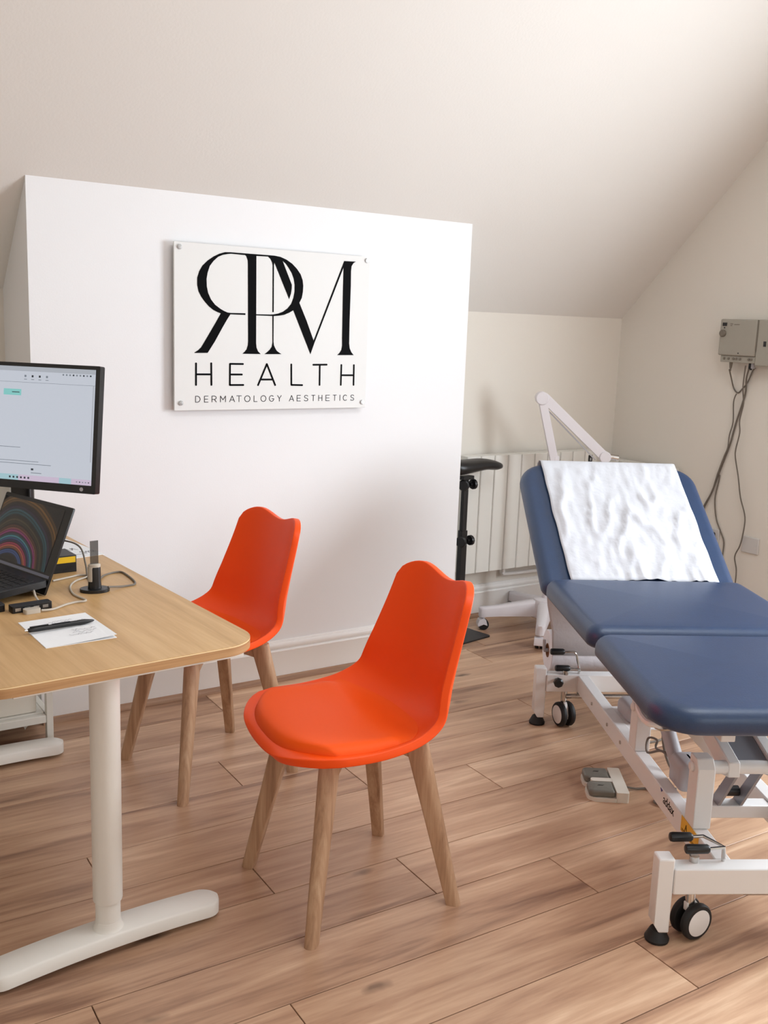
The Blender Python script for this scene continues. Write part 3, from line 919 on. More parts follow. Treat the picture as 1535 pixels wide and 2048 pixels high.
kn = MB(); kn.lathe([(0.016, 0.0), (0.0175, 0.006), (0.0175, 0.016), (0.012, 0.021)], 8, Matrix.Translation((0.055, BLN - 0.045, 0.175)) @ Matrix.Rotation(R(90), 4, 'X'))
kn.cyl((0.055, BLN - 0.046, 0.175), (0.055, BLN - 0.020, 0.175), 0.006, n=10)
kn.build('clamp_knob', M_black, co)
# roll holder rod hanging below the back section
rh = MB(); rh.cyl((0.040, 1.43, 0.234), (0.60, 1.43, 0.234), 0.007, n=12)
rh.tube([(0.60, 1.43, 0.234), (0.60, 1.43, 0.45), (0.575, 1.43, 0.66), (0.44, 1.43, 0.665)], 0.006, 8); rh.tube([(0.042, 1.43, 0.234), (0.040, 1.43, 0.275)], 0.006, 8)
rh.build('roll_holder', M_greypl, co)

# couch roll: roll, hanging web, sheet over the back section
cr_ = thing('couch_paper_roll', 'white couch paper roll with its sheet drawn up over the navy backrest', 'paper roll', (OX, OY, 0), CRZ)
XM = Matrix.Translation((0.053, 1.43, 0.234)) @ Matrix.Rotation(R(90), 4, 'Y')
rollm = MB()
n = 40
L_ = 0.515
def ringx(r, z):
    return [(r * math.cos(2 * math.pi * k / n), r * math.sin(2 * math.pi * k / n), z) for k in range(n)]
rollm.loops([ringx(0.026, 0.002), ringx(0.0755, 0.0), ringx(0.078, 0.003), ringx(0.078, L_ - 0.003), ringx(0.0755, L_), ringx(0.026, L_ - 0.002)], XM, cap=False)
M_roll = mat('couch_roll_paper', lin(236, 236, 242), 0.8, bump=0.5, bscale=45)
rollm.build('roll', M_roll, cr_)
corem = MB(); corem.loops([ringx(0.024, 0.30), ringx(0.024, 0.0), ringx(0.0262, 0.0), ringx(0.0262, L_), ringx(0.024, L_), ringx(0.024, 0.20)], XM, cap=False)
corem.build('core', M_core, cr_)
# web path (y, z) from the roll up behind the backrest, over its head edge and down the front
def back_pt(s, off):
    """point on the back section: s along it, off above its mid plane"""
    p = BM @ Vector((0, s, off)); return (p.y, p.z)
path = [(1.3515, 0.240, 0), (1.350, 0.33, 0), (1.346, 0.43, 0), (1.345, 0.53, 0)]
for s in (0.28, 0.40, 0.55):
    y, z = back_pt(s, -0.070); path.append((y, z, 0))
for a in (-50, -20, 10, 40, 70):
    y, z = back_pt(0.628 + 0.045 * math.cos(R(a)), 0.004 + 0.046 * math.sin(R(a))); path.append((y, z, 0.1))
for s in [0.613 - 0.583 * k / 40 for k in range(41)]:
    y, z = back_pt(s, 0.0455); path.append((y, z, 1))
NX = 56
vs, fs = [], []
ny = len(path)
for j, (y, z, wgt) in enumerate(path):
    d = Vector((0, path[min(j + 1, ny - 1)][0] - path[max(j - 1, 0)][0], path[min(j + 1, ny - 1)][1] - path[max(j - 1, 0)][1])).normalized()
    nn = Vector((0, d.z, -d.y)) * -1
    if nn.z < 0 and wgt > 0.5:
        nn = -nn
    for i in range(NX + 1):
        u = i / NX
        x0, x1 = 0.030, 0.552
        if j < 4:
            x0 = (0.053, 0.046, 0.022, 0.008)[j]
        if wgt == 1:
            sk = (j - 12) / 41
            x0 += 0.010 * sk + 0.006 * noise.noise(Vector((0, j * 0.12, 3))); x1 += 0.002 * sk + 0.006 * noise.noise(Vector((9, j * 0.12, 3)))
        x = x0 + (x1 - x0) * u
        q = Vector((u * 3.2, j * 0.055, 0))
        q2 = Vector((u * 5.6 + 0.55 * j * 0.055, j * 0.060 - u * 0.8, 4.2))
        r1 = 1 - abs(noise.noise(q2 * 1.3)) * 2.2
        h = 0.0
        if wgt == 1:
            h = 0.0015 + 0.016 * max(0, r1) ** 3 * max(0.0, noise.noise(q * 0.9 + Vector((5, 2, 1))) * 0.8 + 0.45) + 0.005 * noise.noise(q2 * 4) + 0.0035 * (0.5 - abs(noise.noise(q2 * 2.7 + Vector((3, 1, 0))))) + 0.002 * noise.noise(q2 * 9)
            ed = min(1, min(u, 1 - u) / 0.05)
            h = max(0.0012, h * (0.3 + 0.7 * ed))
        v = Vector((x, y, z)) + nn * h
        vs.append(v)
for j in range(ny - 1):
    for i in range(NX):
        k = j * (NX + 1) + i
        fs.append((k, k + 1, k + NX + 2, k + NX + 1))
sm = MB(); sm.add(vs, fs)
so_ = sm.build('sheet', M_tissue, cr_, sharp=180, recalc=False)
sd = so_.modifiers.new('thick', 'SOLIDIFY'); sd.thickness = 0.0006; sd.offset = 0

# foot switch on the floor
fp = thing('foot_switch', 'cream double foot switch with grey pedals on the floor by the couch', 'foot switch', (2.255, 2.03, 0), R(28))
fp.location = (2.213, 2.024, 0); fp.rotation_euler = (0, 0, R(-35.8))
hs = MB()
# cream base: spine on the right, two low trays and a raised divider
hs.prism(rrect(0.024, 0.062, -0.090, 0.090, (0.004, 0.006, 0.006, 0.004), 4), 0.0, 0.032)
hs.prism(rrect(-0.062, 0.025, -0.090, -0.003, (0.030, 0.002, 0.002, 0.025), 6), 0.0, 0.012)
hs.prism(rrect(-0.062, 0.025, 0.003, 0.090, (0.025, 0.002, 0.002, 0.030), 6), 0.0, 0.012)
hs.prism(rrect(-0.042, 0.025, -0.012, 0.012, (0.010, 0.001, 0.001, 0.010), 6), 0.0, 0.032)
hs.build('base', M_cream, fp, bevel=0.004)
for y0 in (-0.084, 0.014):
    p_ = pad(-0.058, 0.020, y0, y0 + 0.070, (0.016, 0.006, 0.006, 0.016), 0.0125, 0.036, 0.008, 0.002)
    p_.build('pedal', M_pedal, fp, sharp=50)
cbf = MB(); cbf.tube([(0.060, 0.0, 0.012), (0.10, 0.002, 0.006), (0.135, 0.01, 0.0045), (0.165, -0.015, 0.0045), (0.16, -0.05, 0.0045), (0.14, -0.08, 0.0045), (0.165, -0.105, 0.0045), (0.20, -0.09, 0.0045), (0.21, -0.06, 0.006), (0.215, -0.03, 0.03)], 0.0035, 8, smooth=6)
cbf.build('cable', M_cable, fp)

# power lead on the floor behind the couch rail
pl2 = MB(); pl2.tube([(2.63, 2.42, 0.0045), (2.585, 2.35, 0.0045), (2.545, 2.295, 0.0045), (2.53, 2.25, 0.0045), (2.60, 2.20, 0.0045), (2.75, 2.22, 0.0045), (3.1, 2.45, 0.0045), (3.5, 2.75, 0.0045), (3.86, 2.88, 0.0045)], 0.004, 8, smooth=6)
tag(pl2.build('power_lead', M_cable), 'thin dark power lead on the planks under the couch rail', 'cable')

# ------------------------------------------------------------------ lamp on casters behind the couch
lp = thing('magnifier_lamp', 'white articulated examination lamp on a five-armed caster base behind the couch', 'lamp', (3.20, 3.385, 0), 0)
ang0 = math.degrees(math.atan2(3.532 - 3.385, 2.925 - 3.20))
for k in range(5):
    Mx = Matrix.Rotation(R(ang0 + 72 * k), 4, 'Z')
    rings = []
    for (x, hw, zb, zt) in ((0.02, 0.034, 0.070, 0.150), (0.07, 0.033, 0.073, 0.146), (0.14, 0.029, 0.072, 0.134), (0.22, 0.025, 0.070, 0.120), (0.285, 0.023, 0.066, 0.112), (0.305, 0.020, 0.062, 0.112), (0.318, 0.012, 0.064, 0.108)):
        rings.append([(x, -hw, zb), (x, hw, zb), (x, hw * 0.95, zt - 0.012), (x, hw * 0.6, zt), (x, -hw * 0.6, zt), (x, -hw * 0.95, zt - 0.012)])
    a_ = MB(); a_.loops(rings, Mx)
    ao = a_.build('base_arm', M_lamp, lp, sharp=60)
    cw = MB(); A = Mx @ Matrix.Translation((0.296, 0, 0.026))
    cw.lathe([(0.008, -0.02), (0.025, -0.019), (0.026, -0.012), (0.026, -0.004), (0.010, -0.003)], 20, A @ Matrix.Rotation(R(90), 4, 'X') )
    cw.lathe([(0.010, 0.003), (0.026, 0.004), (0.026, 0.012), (0.025, 0.019), (0.008, 0.02)], 20, A @ Matrix.Rotation(R(90), 4, 'X'))
    cw.build('caster_wheel', M_rubber, ao)
    ch2 = MB(); ch2.prism([(-0.018, -0.004), (-0.010, 0.024), (0.004, 0.030), (0.022, 0.024), (0.029, 0.006), (0.028, -0.008), (0.02, -0.006), (0.0, 0.003)], -0.0235, 0.0235, A @ Matrix.Rotation(R(90), 4, 'X'))
    ch2.cyl((0, 0, 0.025), (0, 0, 0.05), 0.006, n=10, M=A)
    ch2.build('caster_hood', M_lamp, ao, bevel=0.002)
hub = MB(); hub.lathe([(0.062, 0.066), (0.066, 0.08), (0.066, 0.135), (0.055, 0.152), (0.03, 0.158)], 28); hub.build('hub', M_lamp, lp)
pol = MB(); pol.lathe([(0.0175, 0.150), (0.0175, 0.55), (0.014, 0.552), (0.014, 0.80)], 20); pol.build('pole', M_lamp, lp)
# spring arm: lower link, elbow, upper link, head behind the backrest (plane facing the room)
lx = Vector((0.83, -0.555, 0))
def lpnt(s, z, d=0.0):
    p = lx * s + Vector((0.555, 0.83, 0)) * d
    return (p.x, p.y, z)
def bar(p, q, w, t):
    p, q = Vector(p), Vector(q)
    d = (q - p).normalized(); dp = Vector((0.555, 0.83, 0)); sd_ = d.cross(dp).normalized()
    b_ = MB(); b_.prism(rrect(0, (q - p).length, -w / 2, w / 2, 0.006, 3), -t / 2, t / 2, frame_matrix(p, d, sd_, d.cross(sd_)))
    return b_
kn_ = MB(); kn_.lathe([(0.019, 0.79), (0.019, 0.835), (0.012, 0.84)], 18); kn_.build('pole_head', M_lamp, lp)
bar(lpnt(0.0, 0.80), lpnt(-0.078, 1.098), 0.036, 0.036).build('lower_arm', M_lamp, lp, bevel=0.003)
bar(lpnt(-0.075, 1.112, -0.002), lpnt(0.228, 0.842, -0.002), 0.044, 0.032).build('upper_arm', M_lamp, lp, bevel=0.003)
bar(lpnt(-0.060, 1.058, -0.001), lpnt(0.185, 0.828, -0.001), 0.006, 0.012).build('tension_rod', M_greypl, lp)
el = MB(); el.cyl(lpnt(-0.080, 1.103, -0.026), lpnt(-0.080, 1.103, 0.024), 0.030, n=24); el.build('elbow', M_lamp, lp, bevel=0.003)
wr_ = MB(); wr_.cyl(lpnt(0.228, 0.842, -0.024), lpnt(0.228, 0.842, 0.022), 0.027, n=22); wr_.build('wrist', M_lamp, lp, bevel=0.003)
kb = MB(); kb.cyl(lpnt(0.25, 0.845, -0.01), lpnt(0.29, 0.840, -0.01), 0.013, n=14); kb.tube([lpnt(0.25, 0.83, 0), lpnt(0.26, 0.846, -0.02), lpnt(0.275, 0.828, -0.015)], 0.003, 6, smooth=4)
kb.build('clamp_screw', M_chrome, lp)
hdm = Matrix.Translation(lpnt(0.30, 0.735)) @ Matrix.Rotation(R(25), 4, 'X')
hd_ = MB(); hd_.lathe([(0.055, -0.022), (0.105, -0.020), (0.112, 0.0), (0.105, 0.022), (0.055, 0.024)], 32, hdm); hd_.cyl(lpnt(0.222, 0.825), lpnt(0.285, 0.745), 0.009, n=10)
hd_.build('lamp_head', M_lamp, lp)

# ------------------------------------------------------------------ black arm-rest stand beside the chimney
st = thing('armrest_stand', 'black padded arm-rest stand with clamp knobs between chimney and radiator', 'stand', (2.765, 3.495, 0), R(10))
bp_ = MB(); bp_.prism(rrect(-0.115, 0.115, -0.105, 0.105, 0.012, 4), 0.0, 0.007); bp_.build('base_plate', M_black, st, bevel=0.002)
so1 = MB(); so1.lathe([(0.03, 0.007), (0.03, 0.012), (0.024, 0.015)], 20); so1.build('base_flange', M_black, st)
pp_ = MB(); pp_.prism(rrect(-0.019, 0.019, -0.014, 0.014, 0.004, 3), 0.012, 0.50); pp_.build('outer_post', M_black, st)
pp_ = MB(); pp_.prism(rrect(-0.015, 0.015, -0.010, 0.010, 0.003, 3), 0.48, 0.735); pp_.build('inner_post', M_black, st)
for z_, nm in ((0.452, 'height_knob'), (0.712, 'tilt_knob')):
    k_ = MB(); k_.lathe([(0.008, 0.012), (0.008, 0.022), (0.024, 0.023), (0.026, 0.028), (0.026, 0.038), (0.021, 0.042)], 12, Matrix.Translation((0.006, 0, z_)) @ Matrix.Rotation(R(115), 4, 'Z') @ Matrix.Rotation(R(-90), 4, 'X') @ Matrix.Rotation(R(0), 4, 'Z'))
    k_.lathe([(0.008, 0.0), (0.008, 0.012), (0.022, 0.013), (0.024, 0.018), (0.024, 0.026), (0.020, 0.029)], 12, Matrix.Translation((0.020, -0.012, z_)) @ Matrix.Rotation(R(90), 4, 'Y'))
    k_.build(nm, M_black, st)
brk = MB(); brk.box(-0.03, 0.04, -0.018, 0.018, 0.735, 0.752); brk.build('pad_bracket', M_black, st, bevel=0.002)
# saddle pad: long rounded, thick at the post and thin at its tip, tip bent down
rings = []
for i in range(15):
    s = i / 14
    x = -0.13 + 0.375 * s
    zt = 0.828 - 0.003 * math.sin(s * 3) - 0.046 * max(0, s - 0.55) ** 2 * 4
    th = 0.074 * (1 - 0.45 * s) * math.sqrt(max(0.02, 1 - max(0, (s - 0.80) / 0.2) ** 2)) * math.sqrt(max(0.03, 1 - max(0, (0.15 - s) / 0.15) ** 2))
    hw = 0.062 * (1 - 0.25 * s) * math.sqrt(max(0.02, 1 - max(0, (s - 0.75) / 0.25) ** 2)) * math.sqrt(max(0.03, 1 - max(0, (0.25 - s) / 0.25) ** 2))
    zc = zt - th / 2
    rings.append([(x, hw * math.cos(2 * math.pi * k / 20), zc + th / 2 * math.copysign(abs(math.sin(2 * math.pi * k / 20)) ** 0.8, math.sin(2 * math.pi * k / 20))) for k in range(20)])
sp = MB(); sp.loops(rings); sp.build('arm_pad', M_black, st, sharp=80)

# ------------------------------------------------------------------ radiators
def radiator(label, loc, rz, nfin, pitch, z0, z1, last):
    r = thing('panel_radiator', label, 'radiator', loc, rz, 'panel radiators')
    L_ = nfin * pitch
    for k in range(nfin):
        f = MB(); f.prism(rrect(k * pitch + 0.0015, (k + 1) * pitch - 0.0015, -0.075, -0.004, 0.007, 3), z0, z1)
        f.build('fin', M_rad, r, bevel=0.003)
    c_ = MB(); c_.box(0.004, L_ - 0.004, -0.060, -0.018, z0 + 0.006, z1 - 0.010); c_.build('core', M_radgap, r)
    b_ = MB()
    for x in (0.1, L_ - 0.12):
        b_.box(x, x + 0.03, -0.004, 0.022, z0 + 0.06, z1 - 0.06)
    b_.build('wall_bracket', M_rad, r)
    if last:
        e = MB(); e.prism(rrect(L_ + 0.001, L_ + 0.085, -0.078, -0.004, 0.008, 3), z0, z1); eo = e.build('control_end', M_rad, r, bevel=0.003)
        s_ = MB(); s_.box(L_ + 0.018, L_ + 0.044, -0.0815, -0.078, z1 - 0.062, z1 - 0.022); s_.build('display', M_black, eo, bevel=0.001)
        d_ = MB(); d_.box(L_ + 0.026, L_ + 0.036, -0.0822, -0.0815, z1 - 0.050, z1 - 0.036); d_.build('display_digit', M_greypl, eo)
    return r
radiator('ribbed white radiator on the wall behind the black arm-rest stand', (2.872, YB - 0.022, 0), 0, 9, 0.0845, 0.250, 0.816, True)
radiator('ribbed white radiator low on the right wall behind the couch backrest', (XR - 0.022, 3.66, 0), R(-90), 5, 0.0845, 0.20, 0.765, False)
pi_ = MB(); pi_.tube([(3.19, YB - 0.03, 0.247), (3.19, YB - 0.03, 0.215), (3.20, YB - 0.03, 0.205), (3.40, YB - 0.03, 0.200), (3.62, YB - 0.03, 0.200)], 0.009, 10, smooth=4)
tag(pi_.build('heating_pipe', M_trim), 'thin white pipe under the ribbed radiator by the arm-rest stand', 'pipe')

# ------------------------------------------------------------------ control unit on the right wall, with leads; local x runs along -y, z up, y into the wall
cu = thing('control_box', 'grey beige wall-mounted control box with dial above the couch', 'control box', (XR, 3.036, 0), R(-90))
b1 = MB(); b1.box(0.0, 0.197, -0.080, -0.002, 1.326, 1.489); b1.build('housing', M_ctrl, cu, bevel=0.006)
b2 = MB(); b2.box(0.010, 0.197, -0.070, -0.002, 1.296, 1.3255); b2.build('port_panel', M_ctrl, cu, bevel=0.002)
b3 = MB(); b3.box(0.198, 0.30, -0.076, -0.002, 1.285, 1.489); b3o = b3.build('side_unit', M_ctrl, cu, bevel=0.006)
b4 = MB(); b4.box(0.198, 0.203, -0.0785, -0.0765, 1.350, 1.487); b4.build('seam', M_ctrld, b3o)
b5 = MB(); b5.box(0.237, 0.250, -0.078, -0.0762, 1.372, 1.395); b5.build('switch', M_black, b3o)
d1 = MB(); d1.box(0.014, 0.037, -0.082, -0.0802, 1.458, 1.473); d1.build('display', M_black, cu)
d2 = MB(); d2.lathe([(0.0165, 0.0), (0.016, 0.008), (0.0125, 0.012), (0.0, 0.0125)], 22, Matrix.Translation((0.020, -0.080, 1.425)) @ Matrix.Rotation(R(90), 4, 'X')); d2.build('dial', M_ctrld, cu)
d3 = MB(); d3.lathe([(0.003, 0.0), (0.003, 0.002)], 10, Matrix.Translation((0.0255, -0.080, 1.450)) @ Matrix.Rotation(R(90), 4, 'X'))
d3.lathe([(0.003, 0.0), (0.003, 0.002)], 10, Matrix.Translation((0.112, -0.080, 1.338)) @ Matrix.Rotation(R(90), 4, 'X')); d3.build('indicator', M_black, cu)
d4 = MB()
for i, (x0, x1, z) in enumerate(((0.055, 0.070, 1.466), (0.056, 0.066, 1.4585), (0.076, 0.105, 1.4635))):
    d4.box(x0, x1, -0.0806, -0.0802, z, z + 0.0035)
d4.build('printed_mark', M_ctrld, cu)
for x in (0.032, 0.056, 0.082, 0.098, 0.118, 0.165, 0.178):
    p_ = MB(); p_.lathe([(0.0055, 0.0), (0.0055, 0.004), (0.004, 0.0045)], 12, Matrix.Translation((x, -0.070, 1.312)) @ Matrix.Rotation(R(90), 4, 'X')); p_.build('port', M_ctrld, cu)
pg = MB(); pg.cyl((0.052, -0.045, 1.2955), (0.052, -0.045, 1.270), 0.008, 0.0055, n=12); pg.cyl((0.052, -0.045, 1.270), (0.052, -0.045, 1.255), 0.0045, 0.003, n=10); pg.build('plug', M_ctrld, cu)
pg = MB(); pg.box(0.150, 0.162, -0.05, -0.035, 1.265, 1.2955); pg.build('plug', M_black, cu, bevel=0.002)
pg = MB(); pg.box(0.163, 0.178, -0.05, -0.035, 1.272, 1.2955); pg.build('plug', M_greypl, cu, bevel=0.002)
def wallcable(pts, r, label, first=0.045, lay=0.006):
    P = []
    for i, (y, z) in enumerate(pts):
        x = XR - lay - (first * max(0, 1 - i / 2.0))
        P.append((x, y, z))
    m_ = MB(); m_.tube(P, r, 8, smooth=6)
    return tag(m_.build('hanging_cable', M_cable), label, 'cable', 'leads hanging from the control box')
wallcable([(2.985, 1.262), (2.992, 1.235), (2.985, 1.176), (2.96, 1.157), (2.939, 1.176), (2.914, 1.207), (2.892, 1.262), (2.880, 1.275)], 0.0032, 'short grey lead looping between two plugs of the control box')
wallcable([(2.96, 1.153), (2.971, 1.114), (2.963, 1.023), (2.976, 0.958), (2.978, 0.901), (2.994, 0.856), (3.022, 0.766), (3.043, 0.683), (3.086, 0.594), (3.11, 0.50)], 0.0030, 'thin grey lead dropping from the plug loop to the couch backrest', 0.0, 0.016)
wallcable([(2.88, 1.270), (2.905, 1.225), (2.92, 1.153), (2.954, 1.017), (2.975, 0.916), (3.006, 0.819), (3.030, 0.745), (3.052, 0.675), (3.092, 0.585), (3.12, 0.49)], 0.0042, 'thick grey lead slanting down to the couch backrest')
wallcable([(3.016, 0.765), (3.018, 0.735), (3.03, 0.648), (3.012, 0.556), (2.982, 0.502), (2.957, 0.456), (2.955, 0.401), (2.96, 0.33)], 0.0030, 'thin grey lead bowing down the wall to the black plug', 0.0, 0.005)
wallcable([(2.886, 1.285), (2.905, 1.187), (2.911, 1.112), (2.922, 1.034), (2.915, 0.976), (2.927, 0.9), (2.924, 0.858), (2.899, 0.776), (2.875, 0.681), (2.84, 0.594), (2.842, 0.508), (2.852, 0.455), (2.873, 0.4), (2.857, 0.338), (2.855, 0.265), (2.851, 0.2)], 0.0032, 'long wavy grey lead hanging beside the blank wall plate', 0.045, 0.024)

def plate(label, y0, y1, z0, z1, plug):
    t = thing('wall_plate', label, 'wall plate', (XR, (y0 + y1) / 2, (z0 + z1) / 2), R(-90))
    w, h = (y1 - y0) / 2, (z1 - z0) / 2
    p_ = MB(); p_.prism([(-w, -h), (w, -h), (w, h), (-w, h)], 0.0, 0.010, Matrix.Rotation(R(90), 4, 'X')); p_.build('plate', M_socket, t, bevel=0.003)
    for x in (-w * 0.72, w * 0.72):
        s_ = MB(); s_.lathe([(0.003, 0.010), (0.003, 0.0112)], 10, Matrix.Translation((x, 0, 0)) @ Matrix.Rotation(R(90), 4, 'X')); s_.build('screw', M_socket, t)
    if plug:
        q_ = MB(); q_.prism(rrect(-0.024, 0.024, -0.024, 0.024, 0.008, 3), 0.0101, 0.045, Matrix.Rotation(R(90), 4, 'X')); q_.build('plug', M_black, t, bevel=0.004)
plate('blank grey-white square wall plate beside the long wavy lead', 2.765, 2.853, 0.428, 0.503, False)
plate('wall socket holding a black plug behind the couch backrest', 2.985, 3.070, 0.425, 0.505, True)
# ------------------------------------------------------------------ things on the desk
# monitor: right-hand lower corner near (0.775, 2.50, 0.95), turned 48 degrees, leaning back
MW, MH = 0.535, 0.327
md = Vector((-math.cos(R(48)), math.sin(R(48)), 0))            # from right edge to left edge
mn = Vector((-md.y, md.x, 0)); mn = mn if mn.y < 0 else -mn    # towards the viewer
tilt = R(6.5)
mu_ = Vector((0, 0, 1)) * math.cos(tilt) - mn * math.sin(tilt)
mnn = mn * math.cos(tilt) + Vector((0, 0, 1)) * math.sin(tilt)
m0 = Vector((0.776, 2.500, 0.950))
mc = m0 + md * MW / 2
mon = thing('monitor', 'black framed desktop monitor showing a pale web page on the oak desk', 'monitor', (mc.x, mc.y, DZ), 0)
base_v = Vector((mc.x, mc.y, DZ))
MM = frame_matrix(m0 + md * MW - base_v, -md, mu_, mnn)           # local x to the right, y up, z to the viewer
MB().prism(rrect(0, MW, 0, MH, 0.004, 3), -0.022, 0.0, MM).build('bezel', M_black, mon, bevel=0.002)
M_screen = mat('screen_page', lin(30, 30, 34), 0.25, emit=lin(222, 228, 240), estr=0.62)
sx0, sx1, sy0, sy1 = 0.011, MW - 0.0125, 0.0215, MH - 0.010
scr = MB().prism([(sx0, sy0), (sx1, sy0), (sx1, sy1), (sx0, sy1)], 0.0, 0.0008, MM).build('screen', M_screen, mon, smooth=False)
def emitmat(n_, c_, s_):
    return mat(n_, lin(20, 20, 20), 0.4, emit=c_, estr=s_)
M_task = emitmat('taskbar_glow', lin(232, 214, 238), 0.60); M_task2 = emitmat('taskbar_teal', lin(186, 226, 236), 0.60)
M_tool = emitmat('toolbar_glow', lin(206, 212, 222), 0.55); M_line = emitmat('page_line', lin(150, 160, 172), 0.5); M_icon = emitmat('icon_ink', lin(60, 72, 84), 0.35); M_teal = emitmat('teal_button', lin(150, 226, 222), 0.62)
def srect(nm, x0, x1, y0, y1, m_, lay=1):
    MB().prism([(x0, y0), (x1, y0), (x1, y1), (x0, y1)], 0.0008, 0.0008 + 0.0002 * lay, MM).build(nm, m_, scr, smooth=False)
srect('taskbar', sx0, sx1, sy0, sy0 + 0.0145, M_task); srect('taskbar_tint', MW - 0.105, MW - 0.070, sy0, sy0 + 0.0145, M_task2, 2)
srect('taskbar_tint', MW - 0.30, MW - 0.225, sy0, sy0 + 0.0145, M_task2, 2)
srect('toolbar', sx0, sx1, sy1 - 0.012, sy1, M_tool); srect('toolbar_rule', sx0, sx1, sy1 - 0.041, sy1 - 0.0402, M_line)
srect('scroll_track', sx1 - 0.006, sx1 - 0.003, sy0 + 0.06, sy1 - 0.04, M_tool)
for i in range(9):
    srect('toolbar_icon', sx1 - 0.016 - 0.0098 * i, sx1 - 0.0115 - 0.0098 * i, sy1 - 0.0185, sy1 - 0.0145, M_icon if i in (0, 2, 5) else M_line)
for i in range(4):
    xx = sx1 - 0.205 + 0.021 * i
    srect('page_icon', xx, xx + 0.0055, sy1 - 0.0270, sy1 - 0.0215, M_icon if i in (1, 2) else M_line); srect('icon_caption', xx - 0.001, xx + 0.0075, sy1 - 0.0335, sy1 - 0.0320, M_line)
srect('page_button', sx1 - 0.265, sx1 - 0.213, sy1 - 0.075, sy1 - 0.059, M_teal); srect('button_caption', sx1 - 0.240, sx1 - 0.218, sy1 - 0.068, sy1 - 0.066, M_icon, 2)
for x0, x1, y in ((0.03, sx1 - 0.155, sy0 + 0.050), (0.03, sx1 - 0.118, sy0 + 0.043), (0.03, sx1 - 0.21, sy0 + 0.085)):
    srect('text_line', x0, x1, y, y + 0.0014, M_line)
srect('page_icon', sx1 - 0.176, sx1 - 0.169, sy0 + 0.028, sy0 + 0.033, M_icon); srect('text_line', sx1 - 0.176, sx1 - 0.145, sy0 + 0.0205, sy0 + 0.0222, M_line)
for i in range(6):
    srect('taskbar_icon', sx1 - 0.185 - 0.011 * i, sx1 - 0.180 - 0.011 * i, sy0 + 0.005, sy0 + 0.010, M_icon, 3)
for i in range(5):
    srect('taskbar_icon', sx1 - 0.009 - 0.0085 * i, sx1 - 0.0055 - 0.0085 * i, sy0 + 0.006, sy0 + 0.0085, M_icon if i in (0, 3) else M_line, 3)
MB().lathe([(0.0052, 0.0), (0.0052, 0.0006)], 20, MM @ Matrix.Translation((MW - 0.040, 0.0105, 0))).build('maker_badge', M_greypl, mon)
bc = mc + mu_ * 0.0 - mn * 0.080 - base_v
nk = MB(); nk.prism(rrect(-0.030, 0.030, -0.012, 0.012, 0.006, 3), 0.012, 0.36, frame_matrix((bc.x, bc.y, 0), md, mn, (0, 0, 1)))
nk.build('stand_neck', M_black, mon)
vb = mc + mu_ * 0.12 - mn * 0.03 - base_v
hb_ = MB(); hb_.box(-0.06, 0.06, -0.035, 0.012, -0.05, 0.05, frame_matrix((vb.x, vb.y, vb.z), md, mn, (0, 0, 1))); hb_.build('rear_housing', M_black, mon, bevel=0.006)
sb = MB(); sb.prism(rrect(-0.06, 0.12, -0.10, 0.05, 0.02, 4), 0.0, 0.012, frame_matrix((bc.x, bc.y, 0), md, mn, (0, 0, 1))); sb.build('stand_base', M_black, mon, bevel=0.003)

# laptop: screen foot corner (0.612, 2.385), hinge direction (-0.28, 0.96)
lh = Vector((-0.28, 0.96, 0)).normalized(); lc = Vector((0.612, 2.387, DZ + 0.003))
lf = Vector((lh.y, -lh.x, 0))                    # away from the user
lap = thing('laptop', 'open black laptop with swirling neon wallpaper on the oak desk', 'laptop', (lc.x, lc.y, lc.z), 0)
ta = R(67)
lu = lf * math.cos(ta) + Vector((0, 0, 1)) * math.sin(ta)
LM = frame_matrix((0, 0, 0), lh * -1, lu, (lh * -1).cross(lu))      # x towards the right corner; screen spans x -0.315..0
LWD, LHT = 0.315, 0.222
MB().prism(rrect(-LWD, 0, 0.0, LHT, 0.005, 3), -0.006, 0.0, LM).build('lid', M_black, lap, bevel=0.001)
M_wp = bpy.data.materials.new('neon_wallpaper'); M_wp.use_nodes = True
nt = M_wp.node_tree; bs = nt.nodes['Principled BSDF']; bs.inputs['Base Color'].default_value = lin(8, 8, 10); bs.inputs['Roughness'].default_value = 0.12
tcn = nt.nodes.new('ShaderNodeTexCoord'); mpn = nt.nodes.new('ShaderNodeMapping')
nt.links.new(tcn.outputs['UV'], mpn.inputs['Vector'])
dsn = nt.nodes.new('ShaderNodeTexNoise'); dsn.inputs['Scale'].default_value = 1.6; dsn.inputs['Detail'].default_value = 0.0
nt.links.new(mpn.outputs[0], dsn.inputs['Vector'])
vm = nt.nodes.new('ShaderNodeVectorMath'); vm.operation = 'MULTIPLY_ADD'; vm.inputs[1].default_value = (0.25, 0.25, 0)
nt.links.new(dsn.outputs['Color'], vm.inputs[0]); nt.links.new(mpn.outputs[0], vm.inputs[2])
dist = nt.nodes.new('ShaderNodeVectorMath'); dist.operation = 'DISTANCE'; dist.inputs[1].default_value = (0.50, -0.10, 0.125)
nt.links.new(vm.outputs[0], dist.inputs[0])
crn = nt.nodes.new('ShaderNodeValToRGB'); els = crn.color_ramp.elements
els[0].position = 0.0; els[0].color = (0.002, 0.002, 0.004, 1); els[1].position = 1.0; els[1].color = (0.002, 0.002, 0.004, 1)
